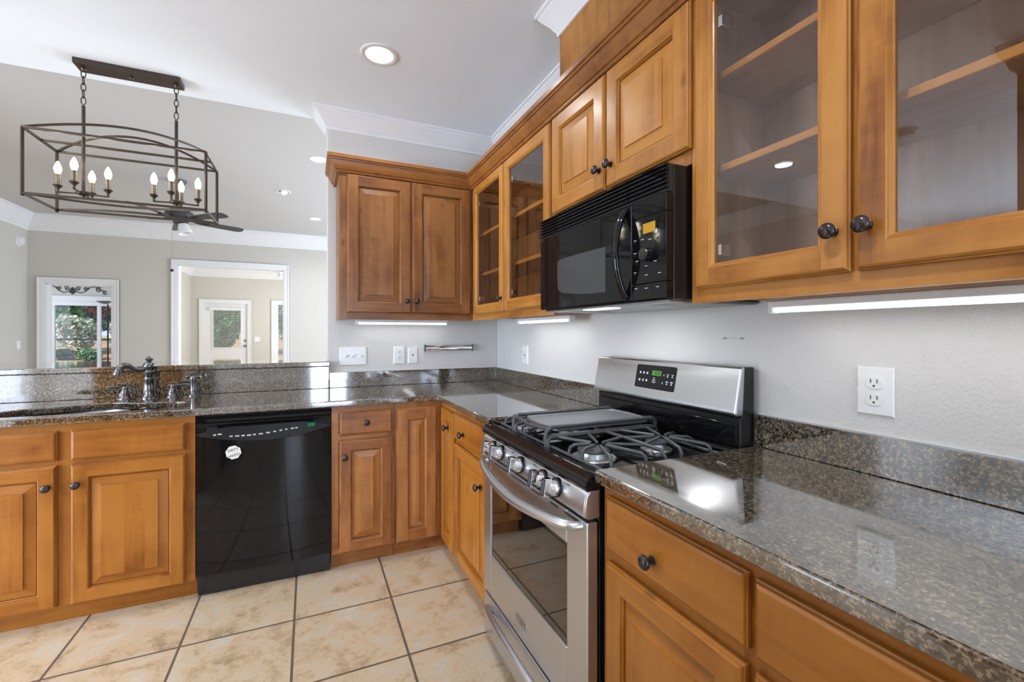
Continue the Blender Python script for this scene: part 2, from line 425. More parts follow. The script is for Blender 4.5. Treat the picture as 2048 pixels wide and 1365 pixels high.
        o = bpy.data.objects.new(name, me); C.objects.link(o)
        if bevel:
            b = o.modifiers.new('edge', 'BEVEL'); b.width = bevel; b.segments = seg; b.limit_method = 'ANGLE'; b.angle_limit = R(40); b.harden_normals = False
        if parent: o.parent = parent
        if loc: o.location = loc
        return o

def tag(o, label, cat=None, group=None, kind=None):
    o['label'] = label
    if cat: o['category'] = cat
    if group: o['group'] = group
    if kind: o['kind'] = kind
    return o
def struct(o): o['kind'] = 'structure'; return o
def thing(name, loc, rz, label, cat, group=None):
    o = bpy.data.objects.new(name, None); C.objects.link(o); o.empty_display_size = .05
    o.location = loc; o.rotation_euler = (0, 0, rz)
    return tag(o, label, cat, group)
def copy_tree(o, parent=None):
    c = o.copy(); C.objects.link(c)
    if parent: c.parent = parent
    for ch in list(o.children): copy_tree(ch, c)
    return c
def poly_slab(outer, holes, z0, z1, m, mb=None):
    mb = mb or MB()
    bm = bmesh.new(); es = []
    for loop in [outer] + holes:
        vs = [bm.verts.new((x, y, z1)) for x, y in loop]
        es += [bm.edges.new((vs[i], vs[(i + 1) % len(vs)])) for i in range(len(vs))]
    bmesh.ops.triangle_fill(bm, use_beauty=True, use_dissolve=True, edges=es)
    bm.verts.index_update()
    vs = [v.co.copy() for v in bm.verts]; fs = [tuple(v.index for v in f.verts) for f in bm.faces]
    bm.free(); n = len(vs)
    mb.mesh([tuple(v) for v in vs] + [(v.x, v.y, z0) for v in vs], fs + [tuple(n + k for k in f[::-1]) for f in fs], m)
    for loop in [outer] + holes:
        q = len(loop)
        mb.mesh([(x, y, z1) for x, y in loop] + [(x, y, z0) for x, y in loop], [(i, (i + 1) % q, q + (i + 1) % q, q + i) for i in range(q)], m)
    return mb

# ------------------------------------------------------------------ the setting
KC, LC, BC = 2.74, 3.05, 2.90      # ceilings: kitchen, living room, rooms beyond
FY = 5.77                          # living room far wall
struct(MB().box(-8, 3, -6, 10.1, -.12, 0, 'floor_tile').build('floor'))
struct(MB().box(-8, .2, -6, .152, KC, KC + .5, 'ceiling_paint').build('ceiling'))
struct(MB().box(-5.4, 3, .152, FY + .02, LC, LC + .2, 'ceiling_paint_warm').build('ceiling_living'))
struct(MB().box(-8, 3, FY + .02, 10.1, BC, BC + .3, 'ceiling_paint').build('ceiling_beyond'))
struct(MB().box(0, .14, -6, .14, 0, KC, 'wall_paint').build('wall_right'))
b = MB().box(-1.212, 0, 0, .14, 0, KC, 'wall_paint'); struct(b.build('wall_back', bevel=.004))
struct(MB().box(-3.45, -1.214, 0, .12, 0, 1.056, 'wall_paint').build('wall_bar'))
struct(MB().box(-8, .14, -5.75, -5.6, 0, KC, 'wall_paint').build('wall_rear'))
struct(MB().box(-7.3, -7.15, -5.6, .15, 0, KC, 'wall_paint').build('wall_left'))
struct(MB().box(-7.3, -5.14, .0, .15, 0, KC, 'wall_paint').build('wall_left_return'))
struct(MB().box(-5.30, -5.14, .15, FY + .15, 0, LC, 'beige_paint').build('wall_living_left'))
struct(MB().box(2.45, 2.6, .14, 10, 0, LC, 'beige_paint').build('wall_living_right'))
struct(MB().box(.14, 2.6, .02, .14, 0, LC, 'beige_paint').build('wall_living_near'))
DX0, DX1, DZ = -4.93, -4.152, 2.022       # left doorway
OX0, OX1, OZ = -3.298, -1.74, 2.405       # wide cased opening
b = MB()
for x0, x1, z0, z1 in ((-5.14, DX0, 0, LC), (DX0, DX1, DZ, LC), (DX1, OX0, 0, LC), (OX0, OX1, OZ, LC), (OX1, 2.45, 0, LC)):
    b.box(x0, x1, FY, FY + .14, z0, z1, 'beige_paint')
struct(b.build('wall_living_far'))
BY = 9.9
b = MB()
WX0, WX1, WZ0, WZ1 = -6.66, -5.35, .45, 1.99
EX0, EX1, EZ = -3.683, -2.753, 2.02
GX0, GX1 = -2.12, -1.2
for x0, x1, z0, z1 in ((-7.5, WX0, 0, BC), (WX0, WX1, 0, WZ0), (WX0, WX1, WZ1, BC), (WX1, EX0, 0, BC), (EX0, EX1, EZ, BC), (EX1, GX0, 0, BC),
                       (GX0, GX1, 0, .3), (GX0, GX1, 2.03, BC), (GX1, 3, 0, BC)):
    b.box(x0, x1, BY, BY + .14, z0, z1, 'beige_paint')
struct(b.build('wall_beyond'))
struct(MB().box(-4.05, -3.95, FY + .14, BY, 0, BC, 'beige_paint').build('wall_partition'))
struct(MB().box(-7.6, -7.48, FY + .14, BY + .1, 0, BC, 'beige_paint').build('wall_study_left'))

def crown_prof(ztop, h, p):
    pts = [(0, -1.0), (.10, -1.0), (.13, -.93), (.13, -.86), (.22, -.80), (.33, -.66), (.50, -.50), (.68, -.36), (.80, -.24), (.86, -.20), (.86, -.13), (.95, -.11), (1.0, -.09), (1.0, 0), (0, 0)]
    return [(a * p, ztop + z * h) for a, z in pts]
struct(MB().sweep(crown_prof(KC, .118, .085), [(-1.212, .14), (-1.212, 0), (0, 0), (0, -1.42), (-.283, -1.42), (-.283, -5.6)], 'trim_white', side=-1).build('trim_1', smooth=30))
struct(MB().sweep(crown_prof(LC, .245, .13), [(-5.14, .16), (-5.14, FY), (2.45, FY)], 'trim_white', side=-1).build('trim_2', smooth=30))
struct(MB().sweep(crown_prof(BC, .23, .13), [(-3.95, FY + .15), (-3.95, BY), (3, BY)], 'trim_white', side=-1).build('trim_3', smooth=30))

def casing(name, x0, x1, z1, yf, wdt, z0=0.0, depth=.14, sill=False):
    # stepped door or window casing on a wall face at y = yf (facing -y), with the jamb lining through the wall
    m = MB()
    def frame(i, o, th):
        m.box(x0 - o, x0 - i, yf - th, yf, z0, z1 + o, 'trim_white'); m.box(x1 + i, x1 + o, yf - th, yf, z0, z1 + o, 'trim_white')
        m.box(x0 - i, x1 + i, yf - th, yf, z1 + i, z1 + o, 'trim_white')
        if sill: m.box(x0 - o, x1 + o, yf - th, yf, z0 - o, z0, 'trim_white')
    frame(0, wdt, .014); frame(wdt * .28, wdt, .020); frame(wdt * .80, wdt, .030)
    m.box(x0 - .002, x0 + .012, yf, yf + depth, z0, z1, 'trim_white'); m.box(x1 - .012, x1 + .002, yf, yf + depth, z0, z1, 'trim_white')
    m.box(x0, x1, yf, yf + depth, z1 - .012, z1 + .002, 'trim_white')
    return struct(m.build(name))
casing('trim_4', DX0, DX1, DZ, FY, .095)
casing('trim_5', OX0, OX1, OZ, FY, .090)
casing('trim_6', EX0, EX1, EZ, BY, .10)
casing('trim_7', WX0, WX1, WZ1, BY, .12, z0=WZ0, sill=True)
casing('trim_8', GX0, GX1, 2.03, BY, .095, z0=.3, sill=True)

# rear windows of the kitchen (seen only in reflections): frames round the daylight
def rear_window(name, xc, zc, wdt, hgt, y):
    m = MB()
    for x in (-wdt / 2 - .04, 0, wdt / 2 + .04): m.box(xc + x - .04, xc + x + .04, y - .02, y + .04, zc - hgt / 2 - .08, zc + hgt / 2 + .08, 'trim_white')
    for z in (-hgt / 2 - .04, hgt / 2 + .04): m.box(xc - wdt / 2, xc + wdt / 2, y - .02, y + .04, zc + z - .04, zc + z + .04, 'trim_white')
    for k in range(int(hgt / .05)): m.box(xc - wdt / 2, xc + wdt / 2, y - .012, y + .012, zc - hgt / 2 + k * .05, zc - hgt / 2 + k * .05 + .004, 'plastic_white')
    for k in range(5): m.box(xc - wdt / 2, xc + wdt / 2, y + .012, y + .016, zc - hgt / 2 + k * hgt / 4 - .02, zc - hgt / 2 + k * hgt / 4 + .02, 'trim_white')
    struct(m.build(name))
rear_window('window_4', -1.0, 1.3, .55, 2.2, -5.48)
rear_window('window_5', -6.05, 1.3, 2.1, 2.2, -5.48)

# ---- window in the room through the left doorway
m = MB()
for x in (-6.50, -5.705): m.box(x - .032, x + .032, BY + .03, BY + .09, WZ0, WZ1, 'trim_white')
m.box(WX0, WX1, BY + .03, BY + .09, WZ0, WZ0 + .06, 'trim_white'); m.box(WX0, WX1, BY + .03, BY + .09, 1.93, WZ1, 'trim_white')
win = struct(m.build('window_1'))
MB().box(WX0 + .01, WX1 - .01, BY + .055, BY + .06, WZ0, WZ1, 'window_glass').build('pane', win)
MB().box(WX0 + .012, WX1 - .012, BY - .012, BY + .02, 1.895, 1.985, 'ply_level').build('roller_shade', win).data.materials[0] = M['plastic_white']
# ---- window on the right in the sitting room, with blinds
m = MB()
for x in (GX0 + .03, GX1 - .03): m.box(x - .03, x + .03, BY + .03, BY + .09, .3, 2.03, 'trim_white')
win = struct(m.build('window_2'))
MB().box(GX0 + .01, GX1 - .01, BY + .055, BY + .06, .3, 2.03, 'window_glass').build('pane', win)
m = MB()
for k in range(60): m.box(GX0 + .06, GX1 - .06, BY + .028, BY + .046, .34 + k * .028, .347 + k * .028, 'plastic_white')
m.build('blind', win)
# ---- half-glazed back door
m = MB()
yd0, yd1 = BY + .03, BY + .075
for x0, x1, z0, z1 in ((EX0 + .013, -3.495, .005, EZ - .013), (-2.907, EX1 - .013, .005, EZ - .013), (-3.495, -2.907, .005, .30), (-3.495, -2.907, .62, .925), (-3.495, -2.907, 1.895, EZ - .013)):
    m.box(x0, x1, yd0, yd1, z0, z1, 'trim_white')
for x0, x1, z0, z1 in ((-3.53, -3.495, .89, 1.93), (-2.907, -2.872, .89, 1.93), (-3.495, -2.907, .89, .925)):
    m.box(x0, x1, yd0 - .012, yd0, z0, z1, 'trim_white')
door = struct(m.build('door_1', bevel=.003))
MB().box(-3.495, -2.907, BY + .05, BY + .055, .92, 1.895, 'window_glass').build('pane', door)
MB().box(-3.495, -2.907, BY + .05, BY + .055, .30, .62, 'window_glass').build('pet_flap', door)
m = MB().box(-3.57, -2.85, BY - .035, BY + .015, 1.845, 1.915, 'plastic_white')
for k in range(33): m.box(-3.49, -2.912, BY + .0, BY + .024, .945 + k * .0275, .952 + k * .0275, 'plastic_white')
m.build('blind', door)
k = MB().lathe((-2.81, yd0, .955), (0, -1, 0), [(.03, 0), (.03, .008), (.012, .012), (.012, .035), (.026, .042), (.03, .055), (.022, .066), (.0, .068)], 'stainless_dark').build('door_knob', door, smooth=40)
MB().lathe((-2.81, yd0, 1.09), (0, -1, 0), [(.028, 0), (.028, .012), (.02, .02), (.0, .021)], 'stainless_dark').build('deadbolt', door, smooth=40)

# ------------------------------------------------------------------ cabinet builders (local frame: x along the wall, wall at y = 0, front at -y)
def knob(parent, x, y, z, name='knob'):
    m = MB().lathe((x, y, z), (0, -1, 0), [(.0105, 0), (.0105, .003), (.0065, .005), (.006, .013), (.010, .017), (.0155, .020), (.0170, .024), (.0155, .028), (.009, .0315), (.0, .0325)], 'bronze', 18, caps=False)
    return m.build(name, parent, smooth=50)
def rect_loops(m, loops, mats_side, mats_flat=None, cap=None, board=None):
    # loops: list of (x0,x1,z0,z1,y); quads between successive loops; vertical sides take mats_side[0], level sides [1]
    b = random.random() if board is None else board
    def cor(l): x0, x1, z0, z1, y = l; return [(x0, y, z0), (x1, y, z0), (x1, y, z1), (x0, y, z1)]
    for l0, l1 in zip(loops, loops[1:]):
        a, c = cor(l0), cor(l1)
        for k in range(4):
            k2 = (k + 1) % 4
            m.face([a[k], a[k2], c[k2], c[k]], mats_side[1] if k in (0, 2) else mats_side[0], b)
    if cap: m.face(cor(loops[-1]), cap, b)
def inset(l, d, y): return (l[0] + d, l[1] - d, l[2] + d, l[3] - d, y)
def raised_door(parent, x0, x1, z0, z1, yf, kn=None, sw=.056, pre='wood', label=None, shade=None):
    x0, x1 = sorted((x0, x1)); m = MB(); U, V, P = pre + '_upright', pre + '_level', pre + '_panel'
    l0 = (x0, x1, z0, z1); bs = random.random() if shade is None else shade
    rect_loops(m, [inset(l0, 0, yf - .001), inset(l0, 0, yf - .011), inset(l0, .003, yf - .0125), inset(l0, .0045, yf - .0175), inset(l0, .009, yf - .020)], (U, V), board=bs)
    a = inset(l0, .009, 0); b = inset(l0, sw, 0); y = yf - .020
    def q(xa, xb, za, zb, mt): m.face([(xa, y, za), (xb, y, za), (xb, y, zb), (xa, y, zb)], mt)
    q(a[0], b[0], a[2], a[3], U); q(b[1], a[1], a[2], a[3], U); q(b[0], b[1], a[2], b[2], V); q(b[0], b[1], b[3], a[3], V)
    rect_loops(m, [inset(l0, sw, y), inset(l0, sw + .004, y + .0015), inset(l0, sw + .005, y + .007), inset(l0, sw + .008, y + .0095), inset(l0, sw + .009, y + .0165)], (U, V), board=bs)
    pw = min(.034, (x1 - x0) / 2 - sw - .025)
    rect_loops(m, [inset(l0, sw + .009, y + .0165), inset(l0, sw + .0118, y + .0165), inset(l0, sw + .0125, y + .0125), inset(l0, sw + .014 + pw, y + .0058), inset(l0, sw + .0150 + pw, y + .0008)], (P, V), cap=P, board=random.random())
    o = m.build('door', parent)
    if label: o['label'] = label
    if kn: knob(o, kn[0], y, kn[1])
    return o
def drawer_front(parent, x0, x1, z0, z1, yf, kn=True, name='drawer', pre='wood'):
    x0, x1 = sorted((x0, x1)); m = MB(); l0 = (x0, x1, z0, z1); bs = random.random(); V = pre + '_level'
    rect_loops(m, [inset(l0, 0, yf - .001), inset(l0, 0, yf - .010), inset(l0, .003, yf - .0115), inset(l0, .005, yf - .0165), inset(l0, .010, yf - .0195), inset(l0, .012, yf - .020)], (V, V), cap=V, board=bs)
    o = m.build(name, parent)
    if kn: knob(o, (x0 + x1) / 2 if kn is True else kn[0], yf - .020, (z0 + z1) / 2 if kn is True else kn[1])
    return o
def glass_door(parent, x0, x1, z0, z1, yf, kn, sw=.064, pre='wood', hinge=None):
    x0, x1 = sorted((x0, x1)); m = MB(); U, V = pre + '_upright', pre + '_level'; l0 = (x0, x1, z0, z1); bs = random.random()
    rect_loops(m, [inset(l0, .0, yf - .001), inset(l0, 0, yf - .011), inset(l0, .003, yf - .0125), inset(l0, .0045, yf - .0175), inset(l0, .009, yf - .020)], (U, V), board=bs)
    y = yf - .020; a = inset(l0, .009, 0); b = inset(l0, sw - .012, 0)
    def q(xa, xb, za, zb, mt, yy=y): m.face([(xa, yy, za), (xb, yy, za), (xb, yy, zb), (xa, yy, zb)], mt)
    q(a[0], b[0], a[2], a[3], U); q(b[1], a[1], a[2], a[3], U); q(b[0], b[1], a[2], b[2], V); q(b[0], b[1], b[3], a[3], V)
    rect_loops(m, [inset(l0, sw - .012, y), inset(l0, sw - .010, y + .002), inset(l0, sw - .006, y + .0015), inset(l0, sw - .003, y + .006), inset(l0, sw, y + .008), inset(l0, sw, yf - .001)], (U, V), board=bs)
    c = inset(l0, sw, 0); yb = yf - .001
    q(l0[0], c[0], l0[2], l0[3], U, yb); q(c[1], l0[1], l0[2], l0[3], U, yb); q(c[0], c[1], l0[2], c[2], V, yb); q(c[0], c[1], c[3], l0[3], V, yb)
    o = m.build('door', parent)
    g = inset(l0, sw - .002, 0)
    pm = MB(); pm.face([(g[0], yf - .008, g[2]), (g[1], yf - .008, g[2]), (g[1], yf - .008, g[3]), (g[0], yf - .008, g[3])], 'cabinet_glass'); pm.build('glass_pane', o)
    if kn: knob(o, kn[0], y, kn[1])
    if hinge is not None:
        for zz in (z0 + .10, z1 - .12):
            MB().box(hinge, hinge + .016 * (1 if hinge < (x0 + x1) / 2 else -1), yf - .004, yf + .03, zz - .016, zz + .016, 'chrome').build('hinge', o, bevel=.003)
    return o
def base_body(parent, x0, x1, yf=-.605, pre='wood', stiles=(), rails=(), toe=-.56, left=True, right=True, frame_w=.04, zt=.88):
    m = MB()
    m.box(x0 + .001, x0 + .017, yf + .019, -.03, .088, zt - .001, 'ply_level'); m.box(x1 - .017, x1 - .001, yf + .019, -.03, .088, zt - .001, 'ply_level')
    m.box(x0 + .017, x1 - .017, yf + .019, -.03, .088, .104, 'ply_level'); m.box(x0 + .017, x1 - .017, -.046, -.03, .104, zt - .001, 'ply_level')
    m.box(x0, x1, yf, yf + .019, zt - .035, zt, pre + '_level'); m.box(x0, x1, yf, yf + .019, .085, .115, pre + '_level')
    m.box(x0, x0 + frame_w, yf, yf + .019, .115, zt - .035, pre + '_upright'); m.box(x1 - frame_w, x1, yf, yf + .019, .115, zt - .035, pre + '_upright')
    for a, b2 in stiles: m.box(a, b2, yf + .0002, yf + .019, .115, zt - .035, pre + '_upright')
    for a, b2 in rails: m.box(x0 + frame_w, x1 - frame_w, yf + .0004, yf + .019, a, b2, pre + '_level')
    o = m.build('body', parent)
    MB().box(x0, x1, toe, toe + .016, 0, .085, pre + '_level').build('toe_kick', parent)
    return o
def local(t): return t

# ---- back wall base run (things placed at the wall, x centre)
def back_thing(name, x0, x1, label, cat, group=None): 
    xc = (x0 + x1) / 2
    return thing(name, (xc, 0, 0), 0, label, cat, group), (lambda X: X - xc)
def right_thing(name, y0, y1, label, cat, group=None):
    yc = (y0 + y1) / 2
    return thing(name, (0, yc, 0), R(-90), label, cat, group), (lambda Y: yc - Y)

t, f = back_thing('sink_base_cabinet', -2.83, -1.822, 'wide brown wood base cabinet under the sink, left of the black dishwasher', 'cabinet')
base_body(t, f(-2.83), f(-1.822), pre='honey', stiles=[(f(-2.795), f(-2.70)), (f(-2.325), f(-2.266))], rails=[(.695, .73)])
drawer_front(t, f(-2.273), f(-1.858), .720, .849, -.605, kn=False, name='false_drawer_front', pre='honey')
drawer_front(t, f(-2.735), f(-2.318), .720, .849, -.605, kn=False, name='false_drawer_front', pre='honey')
raised_door(t, f(-2.273), f(-1.858), .088, .701, -.605, (f(-2.249), .613), pre='honey')
raised_door(t, f(-2.735), f(-2.320), .088, .701, -.605, (f(-2.346), .612), pre='honey')
t, f = back_thing('drawer_base_cabinet', -1.213, -.883, 'brown wood base cabinet with one drawer over one door, right of the dishwasher', 'cabinet')
base_body(t, f(-1.213), f(-.883), pre='auburn', rails=[(.69, .73)], frame_w=.036)
drawer_front(t, f(-1.174), f(-.894), .721, .850, -.605, kn=(f(-1.035), .787), pre='auburn')
raised_door(t, f(-1.174), f(-.894), .089, .698, -.605, (f(-1.148), .607), pre='auburn')

# corner cabinet: L-shaped, two narrow doors meeting in the inner corner
t = thing('corner_base_cabinet', (-.30, -.30, 0), 0, 'corner base cabinet with two tall narrow doors meeting at an inside corner', 'cabinet')
m = MB()
m.box(-.881 + .30, -.02 + .30, -.586 + .30, -.03 + .30, .088, .879, 'ply_level'); m.box(-.586 + .30, -.02 + .30, -.889 + .30, -.586 + .30, .088, .879, 'ply_level')
m.box(-.881 + .30, -.605 + .30, -.605 + .30, -.586 + .30, .085, .88, 'auburn_upright'); m.box(-.605 + .30, -.586 + .30, -.889 + .30, -.586 + .30, .085, .88, 'wood_upright')
m.build('body', t)
MB().box(-.581, -.26, -.26, -.244, 0, .085, 'auburn_level').box(-.26, -.244, -.589, -.26, 0, .085, 'wood_level').build('toe_kick', t)
raised_door(t, -.873 + .30, -.640 + .30, .089, .849, -.605 + .30, None, sw=.062, pre='auburn')
dr = raised_door(t, .650, .884, .089, .849, -.605, (.787, .752), sw=.062, pre='honey')
dr.rotation_euler = (0, 0, R(-90)); dr.location = (.30, .30, 0)
t, f = right_thing('narrow_drawer_cabinet', -1.418, -.891, 'brown wood base cabinet with drawer and door, between the corner and the steel range', 'cabinet')
base_body(t, f(-.891), f(-1.418), rails=[(.69, .73)], frame_w=.03, pre='honey')
drawer_front(t, f(-.897), f(-1.395), .715, .853, -.605, kn=(f(-1.068), .77), pre='honey')
raised_door(t, f(-.903), f(-1.395), .089, .694, -.605, (f(-1.300), .585), pre='honey')
t, f = right_thing('foreground_base_cabinet', -3.12, -2.195, 'brown wood base cabinet nearest the camera, right of the steel range', 'cabinet')
base_body(t, f(-2.195), f(-3.12), stiles=[(f(-2.612), f(-2.655))], rails=[(.68, .725)], frame_w=.034, pre='honey')
drawer_front(t, f(-2.222), f(-2.627), .715, .853, -.605, kn=(f(-2.397), .768), pre='honey')
drawer_front(t, f(-2.642), f(-3.085), .712, .849, -.605, pre='honey')
raised_door(t, f(-2.222), f(-2.623), .089, .685, -.605, (f(-2.598), .60), pre='honey')
raised_door(t, f(-2.642), f(-3.085), .089, .685, -.605, (f(-2.668), .60), pre='honey')

# ---- wall cabinets
def upper_shell(parent, x0, x1, z0, z1, depth, yf, pre, rails=(.04, .04), stiles=(.03, .03), mids=(), shelves=(), inside='ply'):
    m = MB(); g = inside + '_upright'
    m.box(x0, x0 + .016, yf + .019, -.002, z0 + .018, z1, g); m.box(x1 - .016, x1, yf + .019, -.002, z0 + .018, z1, g)
    m.box(x0 + .016, x1 - .016, -.010, -.002, z0 + .018, z1, g)
    m.box(x0 + .016, x1 - .016, yf + .019, -.010, z1 - .018, z1, inside + '_level')
    m.box(x0 + .016, x1 - .016, yf + .019, -.010, z0 + .030, z0 + .046, inside + '_level')
    m.box(x0, x0 + stiles[0], yf, yf + .019, z0, z1, pre + '_upright'); m.box(x1 - stiles[1], x1, yf, yf + .019, z0, z1, pre + '_upright')
    m.box(x0 + stiles[0], x1 - stiles[1], yf, yf + .019, z0, z0 + rails[0], pre + '_level'); m.box(x0 + stiles[0], x1 - stiles[1], yf, yf + .019, z1 - rails[1], z1, pre + '_level')
    for a, b2 in mids: m.box(a, b2, yf, yf + .019, z0 + rails[0], z1 - rails[1], pre + '_upright')
    o = m.build('body', parent)
    for z in shelves:
        MB().box(x0 + .018, x1 - .018, yf + .040, -.012, z - .009, z + .009, inside + '_level').box(x0 + .018, x1 - .018, yf + .033, yf + .040, z - .010, z + .010, 'wood_level').build('shelf', parent, bevel=.003)
    return o
ZT = 2.262
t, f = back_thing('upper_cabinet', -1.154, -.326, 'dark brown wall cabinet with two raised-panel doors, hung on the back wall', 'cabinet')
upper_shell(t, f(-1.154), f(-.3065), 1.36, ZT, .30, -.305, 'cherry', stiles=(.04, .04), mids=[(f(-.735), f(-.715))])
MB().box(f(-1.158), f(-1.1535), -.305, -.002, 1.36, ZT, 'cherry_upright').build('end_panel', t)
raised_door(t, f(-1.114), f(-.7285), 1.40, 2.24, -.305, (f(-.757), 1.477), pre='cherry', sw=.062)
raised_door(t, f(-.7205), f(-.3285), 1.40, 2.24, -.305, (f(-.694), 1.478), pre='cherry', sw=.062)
t, f = right_thing('corner_glass_cabinet', -1.404, -.327, 'brown corner wall cabinet with two tall glass doors, left of the microwave', 'cabinet')
upper_shell(t, f(-.3068), f(-1.404), 1.36, ZT, .30, -.305, 'wood', stiles=(.06, .03), mids=[(f(-.845), f(-.881))], shelves=(1.665, 1.93), inside='cherry')
glass_door(t, f(-.363), f(-.8555), 1.40, 2.24, -.305, (f(-.838), 1.474), hinge=f(-.43), sw=.058)
glass_door(t, f(-.8705), f(-1.392), 1.40, 2.24, -.305, (f(-1.362), 1.474), hinge=f(-.94), sw=.064)
t, f = right_thing('over_microwave_cabinet', -2.205, -1.406, 'short brown wall cabinet with two square raised-panel doors above the microwave', 'cabinet')
upper_shell(t, f(-1.406), f(-2.205), 1.768, ZT, .30, -.305, 'wood', stiles=(.03, .03), mids=[(f(-1.79), f(-1.83))])
raised_door(t, f(-1.412), f(-1.8035), 1.81, 2.24, -.305, (f(-1.779), 1.886), sw=.060)
raised_door(t, f(-1.8165), f(-2.212), 1.81, 2.24, -.305, (f(-1.849), 1.886), sw=.060)
t, f = right_thing('foreground_glass_cabinet', -3.09, -2.207, 'brown wall cabinet with two glass doors and empty shelves, nearest the camera', 'cabinet')
upper_shell(t, f(-2.207), f(-3.09), 1.36, ZT, .30, -.305, 'wood', stiles=(.03, .03), mids=[(f(-2.615), f(-2.655))], shelves=(1.735, 1.995))
glass_door(t, f(-2.230), f(-2.628), 1.40, 2.24, -.305, (f(-2.601), 1.485), hinge=f(-2.297))
glass_door(t, f(-2.640), f(-3.06), 1.40, 2.24, -.305, (f(-2.662), 1.486))
WC = [(.0005, 2.2435), (.016, 2.2435), (.020, 2.249), (.020, 2.256), (.027, 2.259), (.031, 2.266), (.040, 2.280), (.046, 2.294), (.049, 2.304), (.057, 2.306), (.059, 2.313), (.067, 2.316), (.069, 2.335), (.0005, 2.335)]
cr = MB().sweep(WC, [(-1.158, -.001), (-1.158, -.3055), (-.3055, -.3055), (-.3055, -3.09)], 'wood_crown', side=-1).build('cabinet_crown_moulding', smooth=20)
tag(cr, 'stepped brown wood crown moulding running along the tops of the wall cabinets', 'moulding')
o = MB().box(-.283, -.262, -3.6, -1.42, ZT + .002, KC - .002, 'wood_panel').box(-.262, -.004, -1.441, -1.42, ZT + .002, KC - .002, 'wood_panel').build('fascia_panel')
tag(o, 'tall flat brown wood panel filling the gap between cabinet tops and ceiling', 'panel')

# ------------------------------------------------------------------ worktops, bar
sink_hole = [(-2.63, -.50), (-2.63, -.42), (-2.60, -.36), (-2.54, -.305), (-2.45, -.262), (-2.35, -.236), (-2.25, -.230), (-2.19, -.245), (-2.14, -.290), (-2.09, -.310), (-2.02, -.306), (-1.96, -.312), (-1.92, -.335), (-1.90, -.38), (-1.90, -.47), (-1.92, -.525), (-1.97, -.553), (-2.10, -.562), (-2.50, -.562), (-2.59, -.55)]
m = poly_slab([(-2.86, -.002), (-.002, -.002), (-.002, -1.4185), (-.637, -1.4185), (-.637, -.637), (-2.86, -.637)], [sink_hole], .8805, .9143, 'granite')
wt = m.build('worktop', bevel=.006, seg=3, merge=True)
tag(wt, 'L-shaped speckled brown granite worktop with the sink cut-out, left of the range', 'worktop')
MB().box(-1.2, -.002, -.022, -.002, .915, 1.0155, 'granite').build('backsplash', wt, bevel=.002)
MB().box(-.022, -.002, -1.4185, -.0225, .915, 1.0155, 'granite').build('backsplash', wt, bevel=.002)
MB().box(-2.86, -1.204, -.028, -.002, .915, 1.0565, 'granite').build('bar_riser', wt, bevel=.002)
o = MB().box(-.637, -.002, -3.6, -2.1915, .8805, .9143, 'granite').build('worktop', bevel=.006, seg=3)
o_near = o
tag(o, 'glossy speckled brown granite worktop in the right foreground, right of the range', 'worktop')
MB().box(-.022, -.002, -3.6, -2.1915, .915, 1.0155, 'granite').build('backsplash', o, bevel=.002)
m = poly_slab([(-3.45, -.048), (-1.196, -.048), (-1.196, -.003), (-1.2145, -.003), (-1.2145, .17), (-2.30, .53), (-3.1, .78), (-3.45, .88)], [], 1.0575, 1.0895, 'granite')
o = m.build('bar_top', bevel=.006, seg=3, merge=True)
tag(o, 'long raised granite breakfast bar ledge behind the sink', 'bar top')
MB().box(-1.2, -.002, -.006, -.0015, 1.0158, 1.0195, 'trim_white').build('caulk_line', wt)
MB().box(-.006, -.0015, -1.4185, -.006, 1.0158, 1.0195, 'trim_white').build('caulk_line', wt)
MB().box(-.006, -.0015, -3.6, -2.1915, 1.0158, 1.0195, 'trim_white').build('caulk_line', o_near)
# sink
t = thing('double_sink', (-2.27, -.40, .88), 0, 'double-bowl dark steel sink set under the granite worktop', 'sink')
def bowl(loop, depth):
    m = MB(); n = len(loop); cx = sum(p[0] for p in loop) / n; cy = sum(p[1] for p in loop) / n
    def ring(k, z): return [(cx + (x - cx) * k + 2.27, cy + (y - cy) * k + .40, z - .88) for x, y in loop]
    rings = [ring(1.06, .8795), ring(1.0, .8795), ring(.97, .86), ring(.94, .88 - depth + .03), ring(.86, .88 - depth), ring(.2, .88 - depth - .006)]
    for a, b2 in zip(rings, rings[1:]): m.mesh(a + b2, [(i, (i + 1) % n, n + (i + 1) % n, n + i) for i in range(n)], 'stainless_dark')
    m.face(rings[-1], 'stainless_dark'); return m
def rr(x0, x1, y0, y1, r, n=5):
    pts = []
    for cx, cy, a0 in ((x1 - r, y1 - r, 0), (x0 + r, y1 - r, 90), (x0 + r, y0 + r, 180), (x1 - r, y0 + r, 270)):
        for k in range(n + 1):
            a = R(a0 + 90 * k / n); pts.append((cx + r * math.cos(a), cy + r * math.sin(a)))
    return pts
bowl(rr(-2.655, -2.165, -.585, -.215, .12), .20).build('bowl', t, smooth=40)
bowl(rr(-2.145, -1.88, -.585, -.285, .07), .17).build('bowl', t, smooth=40)

